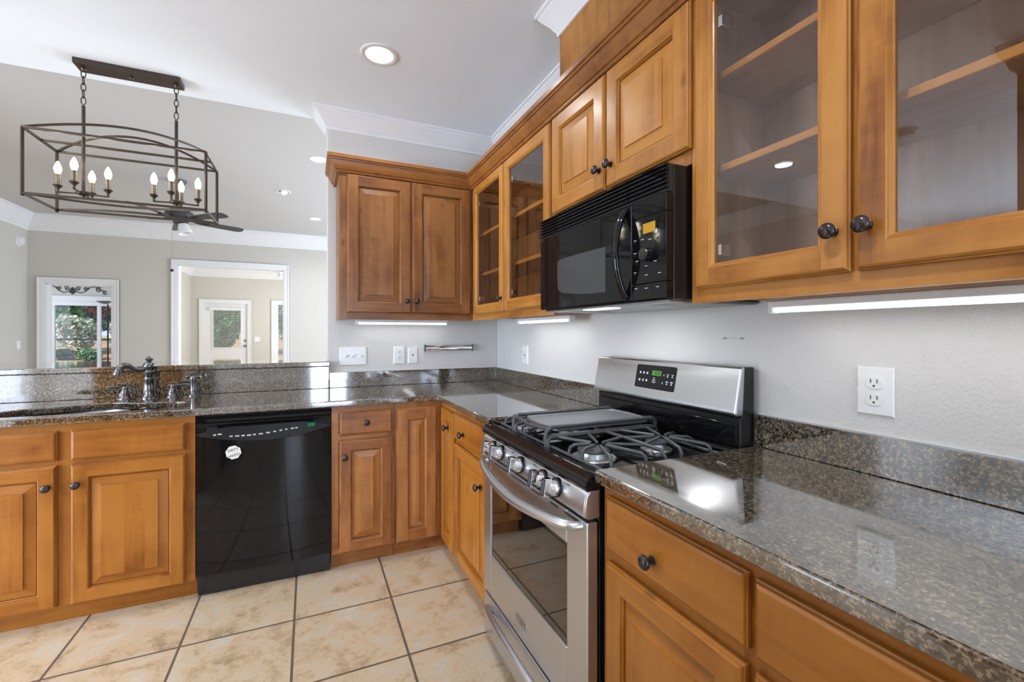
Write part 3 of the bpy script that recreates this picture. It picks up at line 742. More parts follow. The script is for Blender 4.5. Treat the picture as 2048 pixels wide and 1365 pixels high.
# faucet
t = thing('kitchen_faucet', (-2.136, -.09, .9145), 0, 'dark pewter faucet with curved spout and two lever handles behind the sink', 'faucet')
m = MB().lathe((0, 0, 0), (0, 0, 1), [(.036, 0), (.036, .006), (.030, .010), (.030, .014), (.026, .018), (.0235, .06), (.021, .098), (.0235, .102), (.0235, .106), (.0195, .109), (.0195, .140), (.023, .143), (.023, .147), (.020, .150), (.020, .156), (.028, .166), (.031, .178), (.026, .192), (.015, .199), (.011, .204), (.017, .210), (.019, .216), (.010, .226), (.005, .231), (0, .232)], 'pewter', 24, caps=False)
m.build('faucet_body', t, smooth=50)
pts = [(0, 0, .170), (-.02, -.008, .164), (-.042, -.016, .160), (-.062, -.024, .168), (-.080, -.032, .182), (-.098, -.040, .186), (-.112, -.046, .178), (-.120, -.050, .160), (-.124, -.052, .135)]
MB().tube(pts, [.013, .014, .013, .013, .014, .015, .016, .0185, .024], 'pewter', 14).build('spout', t, smooth=50)
for sx, a0, tag_ in ((-.107, 185, 0), (.107, 4, 0)):
    m = MB().lathe((sx, 0, 0), (0, 0, 1), [(.031, 0), (.031, .005), (.025, .010), (.024, .022), (.017, .045), (.012, .054), (.014, .058), (.012, .063), (.008, .068), (0, .070)], 'pewter', 20, caps=False)
    h = m.build('handle', t, smooth=50)
    dx, dy = math.cos(R(a0)), math.sin(R(a0))
    MB().tube([(sx - dx * .022, -dy * .022, .062), (sx, 0, .065), (sx + dx * .03, dy * .03, .066), (sx + dx * .065, dy * .065, .068), (sx + dx * .078, dy * .078, .068)], [.005, .008, .0065, .008, .006], 'pewter', 10).build('lever', h, smooth=50)
t = thing('side_sprayer', (-1.930, -.09, .9145), 0, 'small pewter side sprayer right of the faucet', 'sprayer')
MB().lathe((0, 0, 0), (0, 0, 1), [(.027, 0), (.027, .005), (.021, .009), (.017, .015), (.0155, .05), (.0175, .085), (.020, .098), (.020, .104), (.016, .112), (.010, .118), (0, .120)], 'pewter', 20, caps=False).build('sprayer_body', t, smooth=50)
MB().tube([(-.036, 0, .108), (-.026, 0, .108), (0, 0, .108), (.026, 0, .108), (.036, 0, .108)], [.010, .012, .009, .012, .010], 'pewter', 10).build('thumb_bar', t, smooth=50)

# ------------------------------------------------------------------ dishwasher
t, f = back_thing('dishwasher', -1.818, -1.2155, 'glossy black dishwasher between the wooden base cabinets', 'dishwasher')
x0, x1 = f(-1.817), f(-1.2165)
MB().box(x0 + .004, x1 - .004, -.59, -.03, .09, .872, 'black_matte').box(x0 + .02, x1 - .02, -.552, -.53, .0, .10, 'black_matte').build('tub', t)
m = MB(); n = 14
def dwy(u): return -.612 - .020 * (1 - (2 * u - 1) ** 2)
for i in range(n):
    u0, u1 = i / n, (i + 1) / n; xa, xb = x0 + (x1 - x0) * u0, x0 + (x1 - x0) * u1
    m.mesh([(xa, dwy(u0), .105), (xb, dwy(u1), .105), (xb, dwy(u1), .775), (xa, dwy(u0), .775)], [(0, 1, 2, 3)], 'black_gloss', .5)
m.box(x0, x1, -.611, -.59, .105, .775, 'black_gloss')
m.build('door', t, smooth=40, merge=True)
m = MB()
def strip(za, zb, ya, yb, mt):
    for i in range(n):
        u0, u1 = i / n, (i + 1) / n; xa, xb = x0 + (x1 - x0) * u0, x0 + (x1 - x0) * u1
        c0, c1 = 1 - (2 * u0 - 1) ** 2, 1 - (2 * u1 - 1) ** 2
        m.mesh([(xa, ya(c0), za(c0)), (xb, ya(c1), za(c1)), (xb, yb(c1), zb(c1)), (xa, yb(c0), zb(c0))], [(0, 1, 2, 3)], mt, .5)
strip(lambda c: .778 - .040 * c, lambda c: .783 - .040 * c, lambda c: -.613 - .020 * c, lambda c: -.620 - .030 * c, 'black_satin')
strip(lambda c: .783 - .040 * c, lambda c: .786 + .030 * min(1, c * 1.6), lambda c: -.620 - .030 * c, lambda c: -.616 - .012 * c, 'panel_grey')
strip(lambda c: .786 + .030 * min(1, c * 1.6), lambda c: .832, lambda c: -.616 - .012 * c, lambda c: -.600, 'black_gloss')
strip(lambda c: .832, lambda c: .845, lambda c: -.600, lambda c: -.618 - .010 * c, 'black_gloss')
strip(lambda c: .845, lambda c: .868, lambda c: -.618 - .010 * c, lambda c: -.606 - .006 * c, 'black_gloss')
m.box(x0, x1, -.606, -.59, .775, .868, 'black_gloss')
cp = m.build('control_panel', t, smooth=35)
m = MB()
for k, (xx, ww, zz) in enumerate([(-1.745, .012, .786), (-1.726, .016, .788), (-1.676, .013, .776), (-1.652, .017, .775), (-1.626, .014, .775), (-1.602, .018, .775), (-1.576, .012, .776), (-1.551, .018, .777), (-1.519, .017, .780), (-1.487, .012, .783), (-1.460, .012, .786), (-1.434, .010, .789), (-1.408, .014, .791), (-1.388, .012, .792)]):
    u = (xx + 1.817) / .6; c = 1 - (2 * u - 1) ** 2; z = zz - .004
    tt = (z - (.783 - .040 * c)) / (.003 + .030 * min(1, c * 1.6) + .040 * c)
    y = (-.620 - .030 * c) * (1 - tt) + (-.616 - .012 * c) * tt - .0022
    MB().box(f(xx), f(xx + ww), y, y + .0035, z - .003, z + .003, 'print_white').build('button_print', cp)
u = (-1.312 + 1.817) / .6; c = 1 - (2 * u - 1) ** 2
MB().box(f(-1.330), f(-1.296), -.631, -.612, .789, .805, 'led_green').build('display', cp)
MB().box(x0 + .004, x1 - .004, -.600, -.575, .008, .102, 'black_satin').build('kick_plate', t, bevel=.003)
# round magnet on the door
t = thing('dish_magnet', (-1.660, -.637, .692), 0, 'small white octagonal DIRTY and CLEAN magnet stuck on the dishwasher door', 'magnet')
t.rotation_euler = (0, R(-12), 0)
oct_ = [(.034 * math.cos(R(22.5 + 45 * k)), .034 * math.sin(R(22.5 + 45 * k))) for k in range(8)]
MB().prism(oct_, 'y', -.003, .0008, 'magnet_white').build('disc', t)
def text(body, parent, loc, rot, size, mt, name='lettering', align='CENTER'):
    cu = bpy.data.curves.new(name, 'FONT'); cu.body = body; cu.size = size; cu.align_x = align; cu.align_y = 'CENTER'; cu.extrude = .0003
    to = bpy.data.objects.new('text', cu); C.objects.link(to); bpy.context.view_layer.update()
    me = bpy.data.meshes.new_from_object(to.evaluated_get(bpy.context.evaluated_depsgraph_get())); bpy.data.objects.remove(to)
    me.materials.clear(); me.materials.append(M[mt]); o = bpy.data.objects.new(name, me); C.objects.link(o); o.parent = parent; o.location = loc; o.rotation_euler = rot; return o
text('DIRTY', t, (0, -.0034, .0125), (R(90), 0, 0), .0165, 'dark_print')
text('CLEAN', t, (0, -.0034, -.0135), (R(90), R(180), 0), .0165, 'dark_print')
MB().box(-.017, .017, -.0034, -.003, -.0004, .0004, 'grey_print').build('divider_line', t)

# ------------------------------------------------------------------ range
t, f = right_thing('gas_range', -2.1855, -1.4235, 'stainless steel gas range with black cooktop and cast-iron grates', 'range')
X0, X1 = f(-1.4235), f(-2.1855); W = X1 - X0
MB().box(X0 + .003, X1 - .003, -.615, -.03, .03, .876, 'black_satin').box(X0 + .04, X1 - .04, -.59, -.10, 0, .03, 'black_matte').build('body', t, bevel=.003)
# cooktop with rolled black front lip
m = MB()
m.prism([(-.10, .876), (-.10, .888), (-.585, .888), (-.60, .894), (-.62, .897), (-.642, .893), (-.657, .880), (-.660, .866), (-.655, .858), (-.60, .858), (-.60, .876)], 'x', X0, X1, 'black_enamel')
m.box(X0, X0 + .02, -.60, -.10, .888, .896, 'black_enamel').box(X1 - .02, X1, -.60, -.10, .888, .896, 'black_enamel')
m.build('cooktop', t, smooth=40)
m = MB().prism([(-.60, .888), (-.60, .8893), (-.12, .8893), (-.12, .888)], 'x', X0 + .03, X1 - .03, 'black_gloss')
def burner(cx, cy, r):
    b = MB().lathe((cx, cy, .889), (0, 0, 1), [(r * 1.5, 0), (r * 1.45, .003), (r * 1.0, .004), (r * .92, .018), (r * 1.0, .020)], 'burner_alloy', 24, caps=False)
    b.lathe((cx, cy, .909), (0, 0, 1), [(r * 1.05, 0), (r * 1.08, .004), (r * 1.0, .0075), (r * .5, .0085), (0, .0085)], 'cast_iron', 24)
    return b.build('burner', t, smooth=40)
m.build('burner_pan', t)
bs = [(f(-1.528), -.50, .035), (f(-1.528), -.235, .032), (f(-1.735), -.37, .040), (f(-2.015), -.515, .047), (f(-2.015), -.265, .034)]
for b_ in bs: burner(*b_)
def grate(ya, yb, cents, open_side=0, name='grate'):
    # open_side: +1 / -1 the side (local x) whose fingers bend down into feet instead of meeting a rail
    a, b2 = sorted((f(ya), f(yb))); m = MB(); zt, r = .926, .0062
    fr, bk = -.598, -.135
    def rod(pts, rr_=r): m.tube(pts, rr_, 'cast_iron', 8)
    for xx, sgn in ((a, -1), (b2, 1)):
        if sgn == open_side: continue
        rod([(xx, fr + .005, .892), (xx, fr, .915), (xx, fr + .008, zt - .002), (xx, fr + .03, zt), (xx, (fr + bk) / 2, zt), (xx, bk - .03, zt), (xx, bk - .008, zt - .002), (xx, bk, .915), (xx, bk - .005, .892)], .0072)
    for yy in (fr + .012, bk - .012): rod([(a, yy, .896), ((a + b2) / 2, yy, .896), (b2, yy, .896)], .0055)
    if open_side:
        xx = b2 if open_side > 0 else a
        rod([(xx, fr + .012, .896), (xx, (fr + bk) / 2, .896), (xx, bk - .012, .896)], .0055)
    for (cx, cy) in cents:
        for k in range(8):
            an = 2 * math.pi * (k + .5) / 8; dx, dy = math.cos(an), math.sin(an)
            rin = .026
            tx = ((b2 - cx) / dx if dx > 0 else (a - cx) / dx) if abs(dx) > .2 else 9
            ty = (((fr + bk) / 2 - cy) / dy if (dy > 0) == (cy < (fr + bk) / 2) and len(cents) > 1 else ((bk - .012 - cy) / dy if dy > 0 else (fr + .012 - cy) / dy))
            L_ = min(abs(tx), abs(ty)) - .002
            p = lambda q, z: (cx + dx * q, cy + dy * q, z)
            if L_ < rin + .02: continue
            foot = abs(ty) < abs(tx) and not (len(cents) > 1 and (dy > 0) == (cy < (fr + bk) / 2)) or (open_side and dx * open_side > 0 and abs(tx) <= abs(ty))
            if foot: rod([p(rin, zt + .003), p(rin + (L_ - rin) * .5, zt + .002), p(L_ - .016, zt + .001), p(L_ - .004, zt - .006), p(L_, zt - .018), p(L_, .892)], .0056)
            else: rod([p(rin, zt + .003), p(rin + (L_ - rin) * .5, zt + .001), p(L_, zt)], .0054)
    if len(cents) > 1:
        q0 = a if open_side >= 0 else a + .02; q1 = b2 if open_side <= 0 else b2 - .02
        rod([(q0, (fr + bk) / 2, zt), ((a + b2) / 2, (fr + bk) / 2, zt + .001), (q1, (fr + bk) / 2, zt)] + ([(b2, (fr + bk) / 2, zt - .02), (b2, (fr + bk) / 2, .892)] if open_side > 0 else []), .006)
    return m.build(name, t, smooth=50)
grate(-1.447, -1.600, [(f(-1.528), -.50), (f(-1.528), -.235)], -1)
grate(-1.615, -1.855, [(f(-1.735), -.37)])
grate(-1.872, -2.168, [(f(-2.02), -.50), (f(-2.02), -.245)], 1)
# backguard
m = MB().prism([(-.012, .90), (-.075, .90), (-.075, 1.002), (-.066, 1.015), (-.055, 1.165), (-.012, 1.165)], 'x', X0 + .002, X1 - .002, 'black_satin')
m.build('backguard', t, bevel=.004)
m = MB().box(X0 + .012, X1 - .012, -.083, -.074, .905, .985, 'black_gloss'); m.build('glass_panel', t, bevel=.004)
MB().prism([(-.094, 1.010), (-.101, 1.018), (-.100, 1.030), (-.074, 1.160), (-.068, 1.167), (-.056, 1.167), (-.066, 1.010)], 'x', X0, X1, 'stainless').build('control_fascia', t, bevel=.006, seg=3)
# display panel on the tilted fascia
ang = math.atan2(.026, .130)
dp = bpy.data.objects.new('display_panel', None)
nrm = Vector((0, -math.cos(ang), math.sin(ang)))
def on_fascia(lx, z): return (lx, -.100 + (z - 1.030) * .026 / .130, z)
def fascia_plate(name, xa, xb, za, zb, off, th, mt, parent, r=.006):
    pl = rr(xa, xb, za, zb, r, 4); m = MB()
    vs = [Vector(on_fascia(x, z)) + nrm * off for x, z in pl] + [Vector(on_fascia(x, z)) + nrm * (off + th) for x, z in pl]; k = len(pl)
    m.mesh(vs, [tuple(range(k))[::-1], tuple(range(k, 2 * k))] + [(i, (i + 1) % k, k + (i + 1) % k, k + i) for i in range(k)], mt)
    return m.build(name, parent)
rim = fascia_plate('display_rim', f(-1.700), f(-1.924), 1.0525, 1.1495, -.001, .0018, 'chrome', t, .008)
fascia_plate('display_panel', f(-1.703), f(-1.921), 1.055, 1.147, .0009, .0006, 'panel_grey', rim, .007)
fascia_plate('clock_display', f(-1.795), f(-1.845), 1.108, 1.127, .0016, .0004, 'lcd_green', rim, .001)
m = MB()
def mark(xx, zz, w_, h_):
    vs = [Vector(on_fascia(f(xx) + a, zz + b2)) + nrm * .0022 for a, b2 in ((-w_, -h_), (w_, -h_), (w_, h_), (-w_, h_))]
    q = MB(); q.mesh(vs, [(0, 1, 2, 3)], 'print_white'); q.build('button_print', rim)
for xx in (-1.729, -1.749, -1.769): mark(xx, 1.115, .0042, .004); mark(xx, 1.086, .0045, .0042)
for xx, zz in ((-1.860, 1.113), (-1.857, 1.083)): mark(xx, zz, .002, .003)
for xx in (-1.880, -1.904):
    mark(xx, 1.116, .0055, .0015); mark(xx, 1.109, .003, .0028); mark(xx, 1.089, .006, .002); mark(xx, 1.081, .003, .0028)
for zz, w_ in ((1.098, .005), (1.090, .008), (1.082, .010)): mark(-1.810, zz, w_, .0016)
text('8:50', rim, tuple(Vector(on_fascia(f(-1.826), 1.1175)) + nrm * .0024), (R(90) - ang, 0, 0), .017, 'dark_print')
# knob panel
m = MB().prism([(-.610, .858), (-.644, .856), (-.656, .842), (-.662, .800), (-.660, .786), (-.645, .778), (-.610, .778)], 'x', X0 + .002, X1 - .002, 'stainless')
m.build('knob_panel', t, smooth=50, bevel=.004)
for Yk in (-1.548, -1.622, -1.792, -1.952, -2.036):
    kx = f(Yk); d = Vector((0, -1, .14)).normalized(); o_ = Vector((kx, -.660, .822))
    m = MB().lathe(o_, d, [(.029, -.004), (.029, .006), (.026, .008)], 'black_satin', 22)
    m.lathe(o_, d, [(.025, .006), (.025, .010), (.021, .016), (.019, .026), (.017, .028), (0, .028)], 'chrome', 22, caps=False)
    kn_ = m.build('burner_knob', t, smooth=40)
    q = MB(); sd_ = Vector((1, 0, 0)); upv = d.cross(sd_)
    def KP(a, b2, c): return o_ + sd_ * a + upv * b2 + d * c
    vs = [KP(a, b2, c) for c in (.022, .046) for a, b2 in ((-.0125, -.0255), (.0125, -.0255), (.0125, .0255), (-.0125, .0255))]
    q.mesh(vs, [(0, 1, 2, 3), (4, 5, 6, 7), (0, 1, 5, 4), (1, 2, 6, 5), (2, 3, 7, 6), (3, 0, 4, 7)], 'chrome')
    vs = [KP(a, b2, .0466) for a, b2 in ((-.008, -.021), (.008, -.021), (.008, .021), (-.008, .021))]
    q.mesh(vs, [(0, 1, 2, 3)], 'dial_face')
    q.build('grip', kn_, bevel=.0015)
for Yk in (-1.585, -1.71, -1.88, -2.0, -2.085): MB().box(f(Yk) - .008, f(Yk) + .008, -.6605, -.656, .846, .8495, 'grey_print').build('burner_print', t)
# oven door
m = MB(); yd = -.652
def dbox(xa, xb, za, zb, mt='stainless'): m.box(xa, xb, yd, -.618, za, zb, mt)
wa, wb, wz0, wz1 = f(-1.500), f(-2.080), .378, .676
dbox(X0 + .003, wa, .212, .770); dbox(wb, X1 - .003, .212, .770); dbox(wa, wb, .212, wz0); dbox(wa, wb, wz1, .770)
od = m.build('oven_door', t, bevel=.003)
MB().box(wa, wb, -.642, -.622, wz0, wz1, 'black_matte').build('window_surround', od)
MB().box(wa + .001, wb - .001, -.6475, -.6435, wz0 + .001, wz1 - .001, 'oven_glass').build('window_pane', od)
MB().box(f(-1.53), f(-2.043), -.6432, -.6425, .405, .655, 'inner_glass').build('inner_window', od)
for ya, yb in ((-1.45, -1.50), (-1.54, -1.66), (-1.70, -1.82), (-1.86, -1.92), (-1.985, -2.03), (-2.07, -2.15)): MB().box(f(ya), f(yb), yd - .0006, yd + .002, .757, .763, 'dark_print').build('vent_slot', od)
hp = []
for k in range(17):
    u = k / 16; xx = X0 + .035 + (W - .07) * u; c = math.sin(math.pi * u)
    hp.append((xx, -.672 - .040 * c ** .7, .728 + .026 * (1 - c)))
hp = [(X0 + .035, -.650, .753)] + hp + [(X1 - .035, -.650, .753)]
hr = [.010] + [.0155] * 2 + [.0165] * 13 + [.0155] * 2 + [.010]
MB().tube(hp, [.013] + [.014 + .0045 * math.sin(math.pi * k / 16) ** .5 for k in range(17)] + [.013], 'stainless', 14, flat=(1, .92)).build('handle', od, smooth=60)
MB().box(f(-1.742), f(-1.826), yd - .003, yd, .262, .288, 'chrome').build('badge', od, bevel=.001)
m = MB().box(f(-1.746), f(-1.822), yd - .0036, yd - .0029, .266, .284, 'stainless_dark').box(f(-1.752), f(-1.816), yd - .004, yd - .0035, .2735, .2765, 'chrome'); m.build('badge_face', od)
# warming drawer
m = MB().box(X0 + .003, X1 - .003, -.652, -.618, .035, .202, 'stainless'); wd = m.build('storage_drawer', t, bevel=.003)
hp = []
for k in range(13):
    u = k / 12; c = math.sin(math.pi * u); hp.append((X0 + .045 + (W - .09) * u, -.656 - .028 * c ** .6, .150 + .018 * c))
MB().tube(hp, .013, 'stainless', 12).build('handle', wd, smooth=60)
# griddle lying on the centre grate
g = thing('griddle_plate', (-.355, -1.7355, .9375), R(-90), 'grey cast-iron griddle plate lying across the middle grate of the range', 'griddle')
gl = []
for k in range(29):
    u = -1 + 2 * k / 28; gl.append((.112 * 1, u))
outl = []
hw, hl = .119, .195
for k in range(15): 
    u = -1 + 2 * k / 14; outl.append((u * hw * .98, -hl - .022 * (1 - u * u)))
for k in range(15):
    u = 1 - 2 * k / 14; outl.append((u * hw * .98, hl + .022 * (1 - u * u)))
m = MB(); n_ = len(outl)
def gring(k, z): return [(x * k, y * (1 - (1 - k) * .55), z) for x, y in outl]
rings = [gring(.93, 0), gring(1.0, .003), gring(1.0, .014), gring(.975, .017), gring(.945, .0115), gring(.9, .0105)]
for a, b_ in zip(rings, rings[1:]): m.mesh(a + b_, [(i, (i + 1) % n_, n_ + (i + 1) % n_, n_ + i) for i in range(n_)], 'griddle_iron')
m.face(rings[0], 'griddle_iron'); m.face(rings[-1], 'griddle_iron')
m.build('plate', g, smooth=35)
m = MB()
for sx in (-1, 1):
    m.tube([(sx * .128, -.243, -.044), (sx * .128, -.245, -.010), (sx * .128, -.243, .008), (sx * .128, -.225, .020), (sx * .128, 0, .020), (sx * .128, .205, .020), (sx * .128, .222, .010), (sx * .128, .222, -.044)], .0072, 'cast_iron', 8)
m.tube([(-.128, -.236, .014), (0, -.244, .008), (.128, -.236, .014)], .0058, 'cast_iron', 8)
m.tube([(-.128, .216, .010), (0, .228, .006), (.128, .216, .010)], .0058, 'cast_iron', 8)
m.build('cradle', g, smooth=50)

# ------------------------------------------------------------------ microwave
t, f = right_thing('over_range_microwave', -2.195, -1.436, 'glossy black over-the-range microwave hung above the cooktop', 'microwave')
X0, X1 = f(-1.436), f(-2.195)
MB().box(X0, X1, -.365, -.004, 1.372, 1.764, 'black_satin').build('case', t, bevel=.003)
m = MB().box(X0 + .004, X1 - .004, -.385, -.36, 1.684, 1.764, 'black_matte')
for k in range(6):
    z = 1.690 + k * .0128
    m.prism([(-.382, z), (-.397, z + .002), (-.397, z + .0065), (-.382, z + .0095)], 'x', X0, X1, 'black_gloss')
m.build('vent_grille', t)
ds = f(-2.047)
m = MB().box(X0, ds - .001, -.392, -.366, 1.376, 1.680, 'black_gloss'); md = m.build('door', t, bevel=.004)
wp = [(f(-1.909), 1.572), (f(-1.75), 1.574), (f(-1.60), 1.573), (f(-1.585), 1.566), (f(-1.583), 1.50), (f(-1.590), 1.452), (f(-1.62), 1.437), (f(-1.72), 1.425), (f(-1.82), 1.418), (f(-1.909), 1.416)]
MB().prism(wp, 'y', -.3928, -.3915, 'microwave_window').build('window', md)
hp = []
for k in range(15):
    u = k / 14; c = math.sin(math.pi * u); hp.append((f(-2.018) , -.394 - .042 * c ** .75, 1.388 + .280 * u))
MB().tube(hp, .0115, 'black_gloss', 12, flat=(1.25, .8)).build('handle', md, smooth=60)
m = MB().box(ds + .001, X1, -.392, -.366, 1.376, 1.424, 'black_gloss').box(ds + .001, X1, -.392, -.366, 1.4255, 1.626, 'black_gloss').box(ds + .001, X1, -.392, -.366, 1.6275, 1.680, 'black_gloss')
cp = m.build('control_panel', t, bevel=.0012)
MB().box(f(-2.088), f(-2.162), -.3935, -.3915, 1.568, 1.612, 'black_gloss').build('display_window', cp)
MB().box(f(-2.100), f(-2.152), -.3941, -.3934, 1.576, 1.606, 'mw_amber').build('display', cp)
MB().lathe((f(-2.122), -.392, 1.510), (0, -1, 0), [(.0205, 0), (.020, .022), (.017, .025), (0, .0255)], 'black_satin', 24, caps=False).build('dial', cp, smooth=40)
m = MB(); q = MB()
for (yy, zz) in ((-2.062, 1.555), (-2.095, 1.553), (-2.128, 1.548), (-2.160, 1.552), (-2.062, 1.515), (-2.070, 1.490), (-2.062, 1.455), (-2.112, 1.470), (-2.150, 1.480), (-2.112, 1.443), (-2.168, 1.443), (-2.066, 1.405), (-2.112, 1.403), (-2.160, 1.403)):
    MB().box(f(yy) - .006, f(yy) + .006, -.3926, -.3918, zz + .0065, zz + .0085, 'print_white').build('button_print', cp)
    MB().lathe((f(yy), -.392, zz), (0, -1, 0), [(.0032, 0), (.0032, .001), (.0018, .0014)], 'panel_grey', 10).build('button', cp)
m = MB().box(X0 + .01, X1 - .01, -.37, -.01, 1.366, 1.372, 'stainless_dark').box(f(-2.03), f(-2.17), -.30, -.12, 1.364, 1.3665, 'filter_mesh').box(f(-1.47), f(-1.61), -.30, -.12, 1.364, 1.3665, 'filter_mesh')
m.build('underside_filters', t)
MB().box(f(-1.70), f(-1.86), -.345, -.29, 1.3635, 1.3665, 'lens_glow').build('cooktop_lamp', t)
area('cooktop_lamp_light', (-.30, -1.78, 1.360), (0, 0, -1), .16, .05, 1.2, WARM)

# ------------------------------------------------------------------ under-cabinet tubes
def tube_light(loc, rz, half, label, power, wallside):
    t = thing('under_cabinet_light', loc, rz, label, 'light', 'white tube lights under the wall cabinets')
    MB().box(-half, half, -.016, .016, .004, .022, 'plastic_white').build('housing', t, bevel=.003)
    MB().box(-half - .01, half + .01, -.022, .022, .0222, .046, 'ply_level').build('mounting_board', t)
    MB().tube([(-half + .012, 0, 0), (0, 0, 0), (half - .012, 0, 0)], .0105, 'tube_glow', 12).build('tube', t, smooth=50)
    for s in (-1, 1): MB().box(s * half - .007, s * half + .007, -.017, .017, -.013, .022, 'plastic_white').build('end_cap', t, bevel=.003)
    a = area('tube_light_glow', (loc[0], loc[1], loc[2] - .016), (0, 0, -1), half * 1.9 if rz == 0 else .02, .02 if rz == 0 else half * 1.9, power, (.97, .98, 1.0))
    a.rotation_euler = (0, 0, rz); a.data.size = half * 1.9; a.data.size_y = .02
    return t
tube_light((-.735, -.10, 1.343), 0, .305, 'glowing white tube light under the two-door cabinet on the back wall', .32, 0)
tube_light((-.12, -.96, 1.343), R(90), .30, 'glowing white tube light under the corner glass cabinet, left of the microwave', .45, 0)
tube_light((-.135, -2.705, 1.341), R(90), .37, 'bright white tube light under the glass cabinet nearest the camera', .58, 0)

# ------------------------------------------------------------------ wall plates
def plate(name, loc, rz, wdt, hgt, label, cat, group=None):
    t = thing(name, loc, rz, label, cat, group)
    m = MB(); l = (-wdt / 2, wdt / 2, -hgt / 2, hgt / 2)
    rect_loops(m, [inset(l, 0, -.0005), inset(l, 0, -.003), inset(l, .004, -.0065)], ('plastic_white', 'plastic_white'), cap='plastic_white')
    m.build('cover_plate', t); return t
def outlet_face(t, zc, s=1.0):
    m = MB().prism([(x, z + zc) for x, z in rr(-.0165 * s, .0165 * s, -.014 * s, .014 * s, .011 * s, 5)], 'y', -.0095, -.006, 'plastic_white')
    o = m.build('receptacle', t, bevel=.001)
    q = MB()
    for x in (-.0065, .0065): q.box(x * s - .0012, x * s + .0012, -.0099, -.009, zc + .000, zc + .009 * s, 'plastic_slot')
    q.lathe((0, -.009, zc - .0065 * s), (0, -1, 0), [(.0026 * s, 0), (.0026 * s, .0009)], 'plastic_slot', 10)
    q.build('slots', o)
t = plate('wall_outlet', (0, -2.515, 1.126), R(-90), .083, .124, 'white duplex outlet on the right wall above the foreground worktop', 'outlet')
outlet_face(t, .021, 1.1); outlet_face(t, -.021, 1.1)
MB().lathe((0, -.0065, 0), (0, -1, 0), [(.003, 0), (.003, .001)], 'plastic_white', 10).build('screw', t)
t = plate('wall_outlet', (0, -.498, 1.128), R(-90), .083, .124, 'white outlet on the right wall near the corner, left of the range', 'outlet')
MB().box(-.0165, .0165, -.009, -.006, -.034, .034, 'plastic_white').build('receptacle', t, bevel=.001)
q = MB()
for zc in (.02, -.02):
    for x in (-.006, .006): q.box(x - .0012, x + .0012, -.0095, -.0085, zc - .003, zc + .006, 'plastic_slot')
for zc in (.004, -.004): q.box(-.007, .007, -.0098, -.0085, zc - .003, zc + .003, 'plastic_slot')
q.build('slots', t)
t = plate('wall_outlet', (-.745, 0, 1.121), 0, .077, .124, 'white duplex outlet on the back wall between the switch plate and jack', 'outlet')
outlet_face(t, .020); outlet_face(t, -.020)
t = plate('phone_jack', (-.649, 0, 1.116), 0, .069, .112, 'white jack plate with one small hole, left of the steel rail', 'wall jack')
MB().lathe((0, -.0062, .004), (0, -1, 0), [(.006, 0), (.006, .001)], 'plastic_slot', 12).build('jack_hole', t)
t = plate('light_switch', (-1.051, 0, 1.120), 0, .172, .122, 'white plate with three toggle switches on the back wall', 'light switch')
for x, up in ((-.046, 1), (0, 1), (.046, -1)):
    MB().prism([(-.006, -.011), (-.006, .011), (-.018, .006 * up + .004), (-.018, .006 * up - .004)], 'x', x - .0045, x + .0045, 'plastic_white').build('toggle', t)
t = plate('light_switch', (-5.14, 5.556, 1.105), R(90), .075, .125, 'white switch plate on the living room left wall', 'light switch')
MB().box(-.017, .017, -.0085, -.006, -.034, .034, 'plastic_white').build('rocker', t)
t = plate('light_switch', (-2.535, BY, 1.121), 0, .125, .125, 'white double switch plate on the far wall right of the back door', 'light switch')
for x in (-.024, .024): MB().box(x - .016, x + .016, -.0085, -.006, -.032, .032, 'plastic_white').build('rocker', t)
# steel knife rail
t = thing('knife_rail', (-.386, 0, 1.168), 0, 'polished steel magnetic knife rail on the back wall right of the jack', 'knife rail')
pr = [(-.002, -.022), (-.014, -.024), (-.022, -.018), (-.019, -.008), (-.019, .008), (-.022, .018), (-.014, .024), (-.002, .022)]
MB().prism(pr, 'x', -.176, .176, 'chrome').build('bar', t, smooth=30)
for s in (-1, 1): MB().box(s * .178 - .003, s * .178 + .003, -.024, -.001, -.025, .025, 'black_satin').build('end_cap', t, bevel=.001)

# ------------------------------------------------------------------ ceiling lights
def can_light(loc, label, power, r=.096, trim='trim_white'):
    t = thing('recessed_light', loc, 0, label, 'ceiling light', 'recessed ceiling lights')
    MB().lathe((0, 0, 0), (0, 0, -1), [(r, 0), (r, .003), (r * .92, .006), (r * .80, .004), (r * .74, .0025)], trim, 32, caps=False).build('trim_ring', t, smooth=40)
    MB().lathe((0, 0, -.0008), (0, 0, -1), [(r * .80, 0), (r * .66, .0012), (0, .0016)], 'lens_glow', 32, caps=False).build('lens', t, smooth=40)
    a = area('recessed_light_beam', (loc[0], loc[1], loc[2] - .012), (0, 0, -1), r * 1.3, 0, power, WARM, 'DISK'); a.data.spread = R(150)
    return t
can_light((-.985, -.755, KC - .0005), 'round recessed ceiling light in the kitchen ceiling above the corner', 7)
can_light((-3.05, -.62, KC - .0005), 'recessed kitchen ceiling light mirrored in the glass door right of the microwave', 14)
can_light((-1.25, -2.7, KC - .0005), 'recessed kitchen ceiling light mirrored as a bright spot on the foreground worktop', 13)
can_light((-4.6, -2.4, KC - .0005), 'added recessed fill light in the ceiling, out of view on the left', 75)  # strong unseen lamp added to brighten the kitchen
can_light((-1.234, 1.773, LC - .0005), 'nearest recessed living room light, above the end of the kitchen wall', 16, .09)
can_light((-1.238, 4.365, LC - .0005), 'farthest recessed living room light, near the far crown moulding', 16, .09)
t = thing('adjustable_spotlight', (-1.614, 3.066, LC - .0005), 0, 'small recessed ceiling spotlight with tilted white lamp in the living room', 'ceiling light')
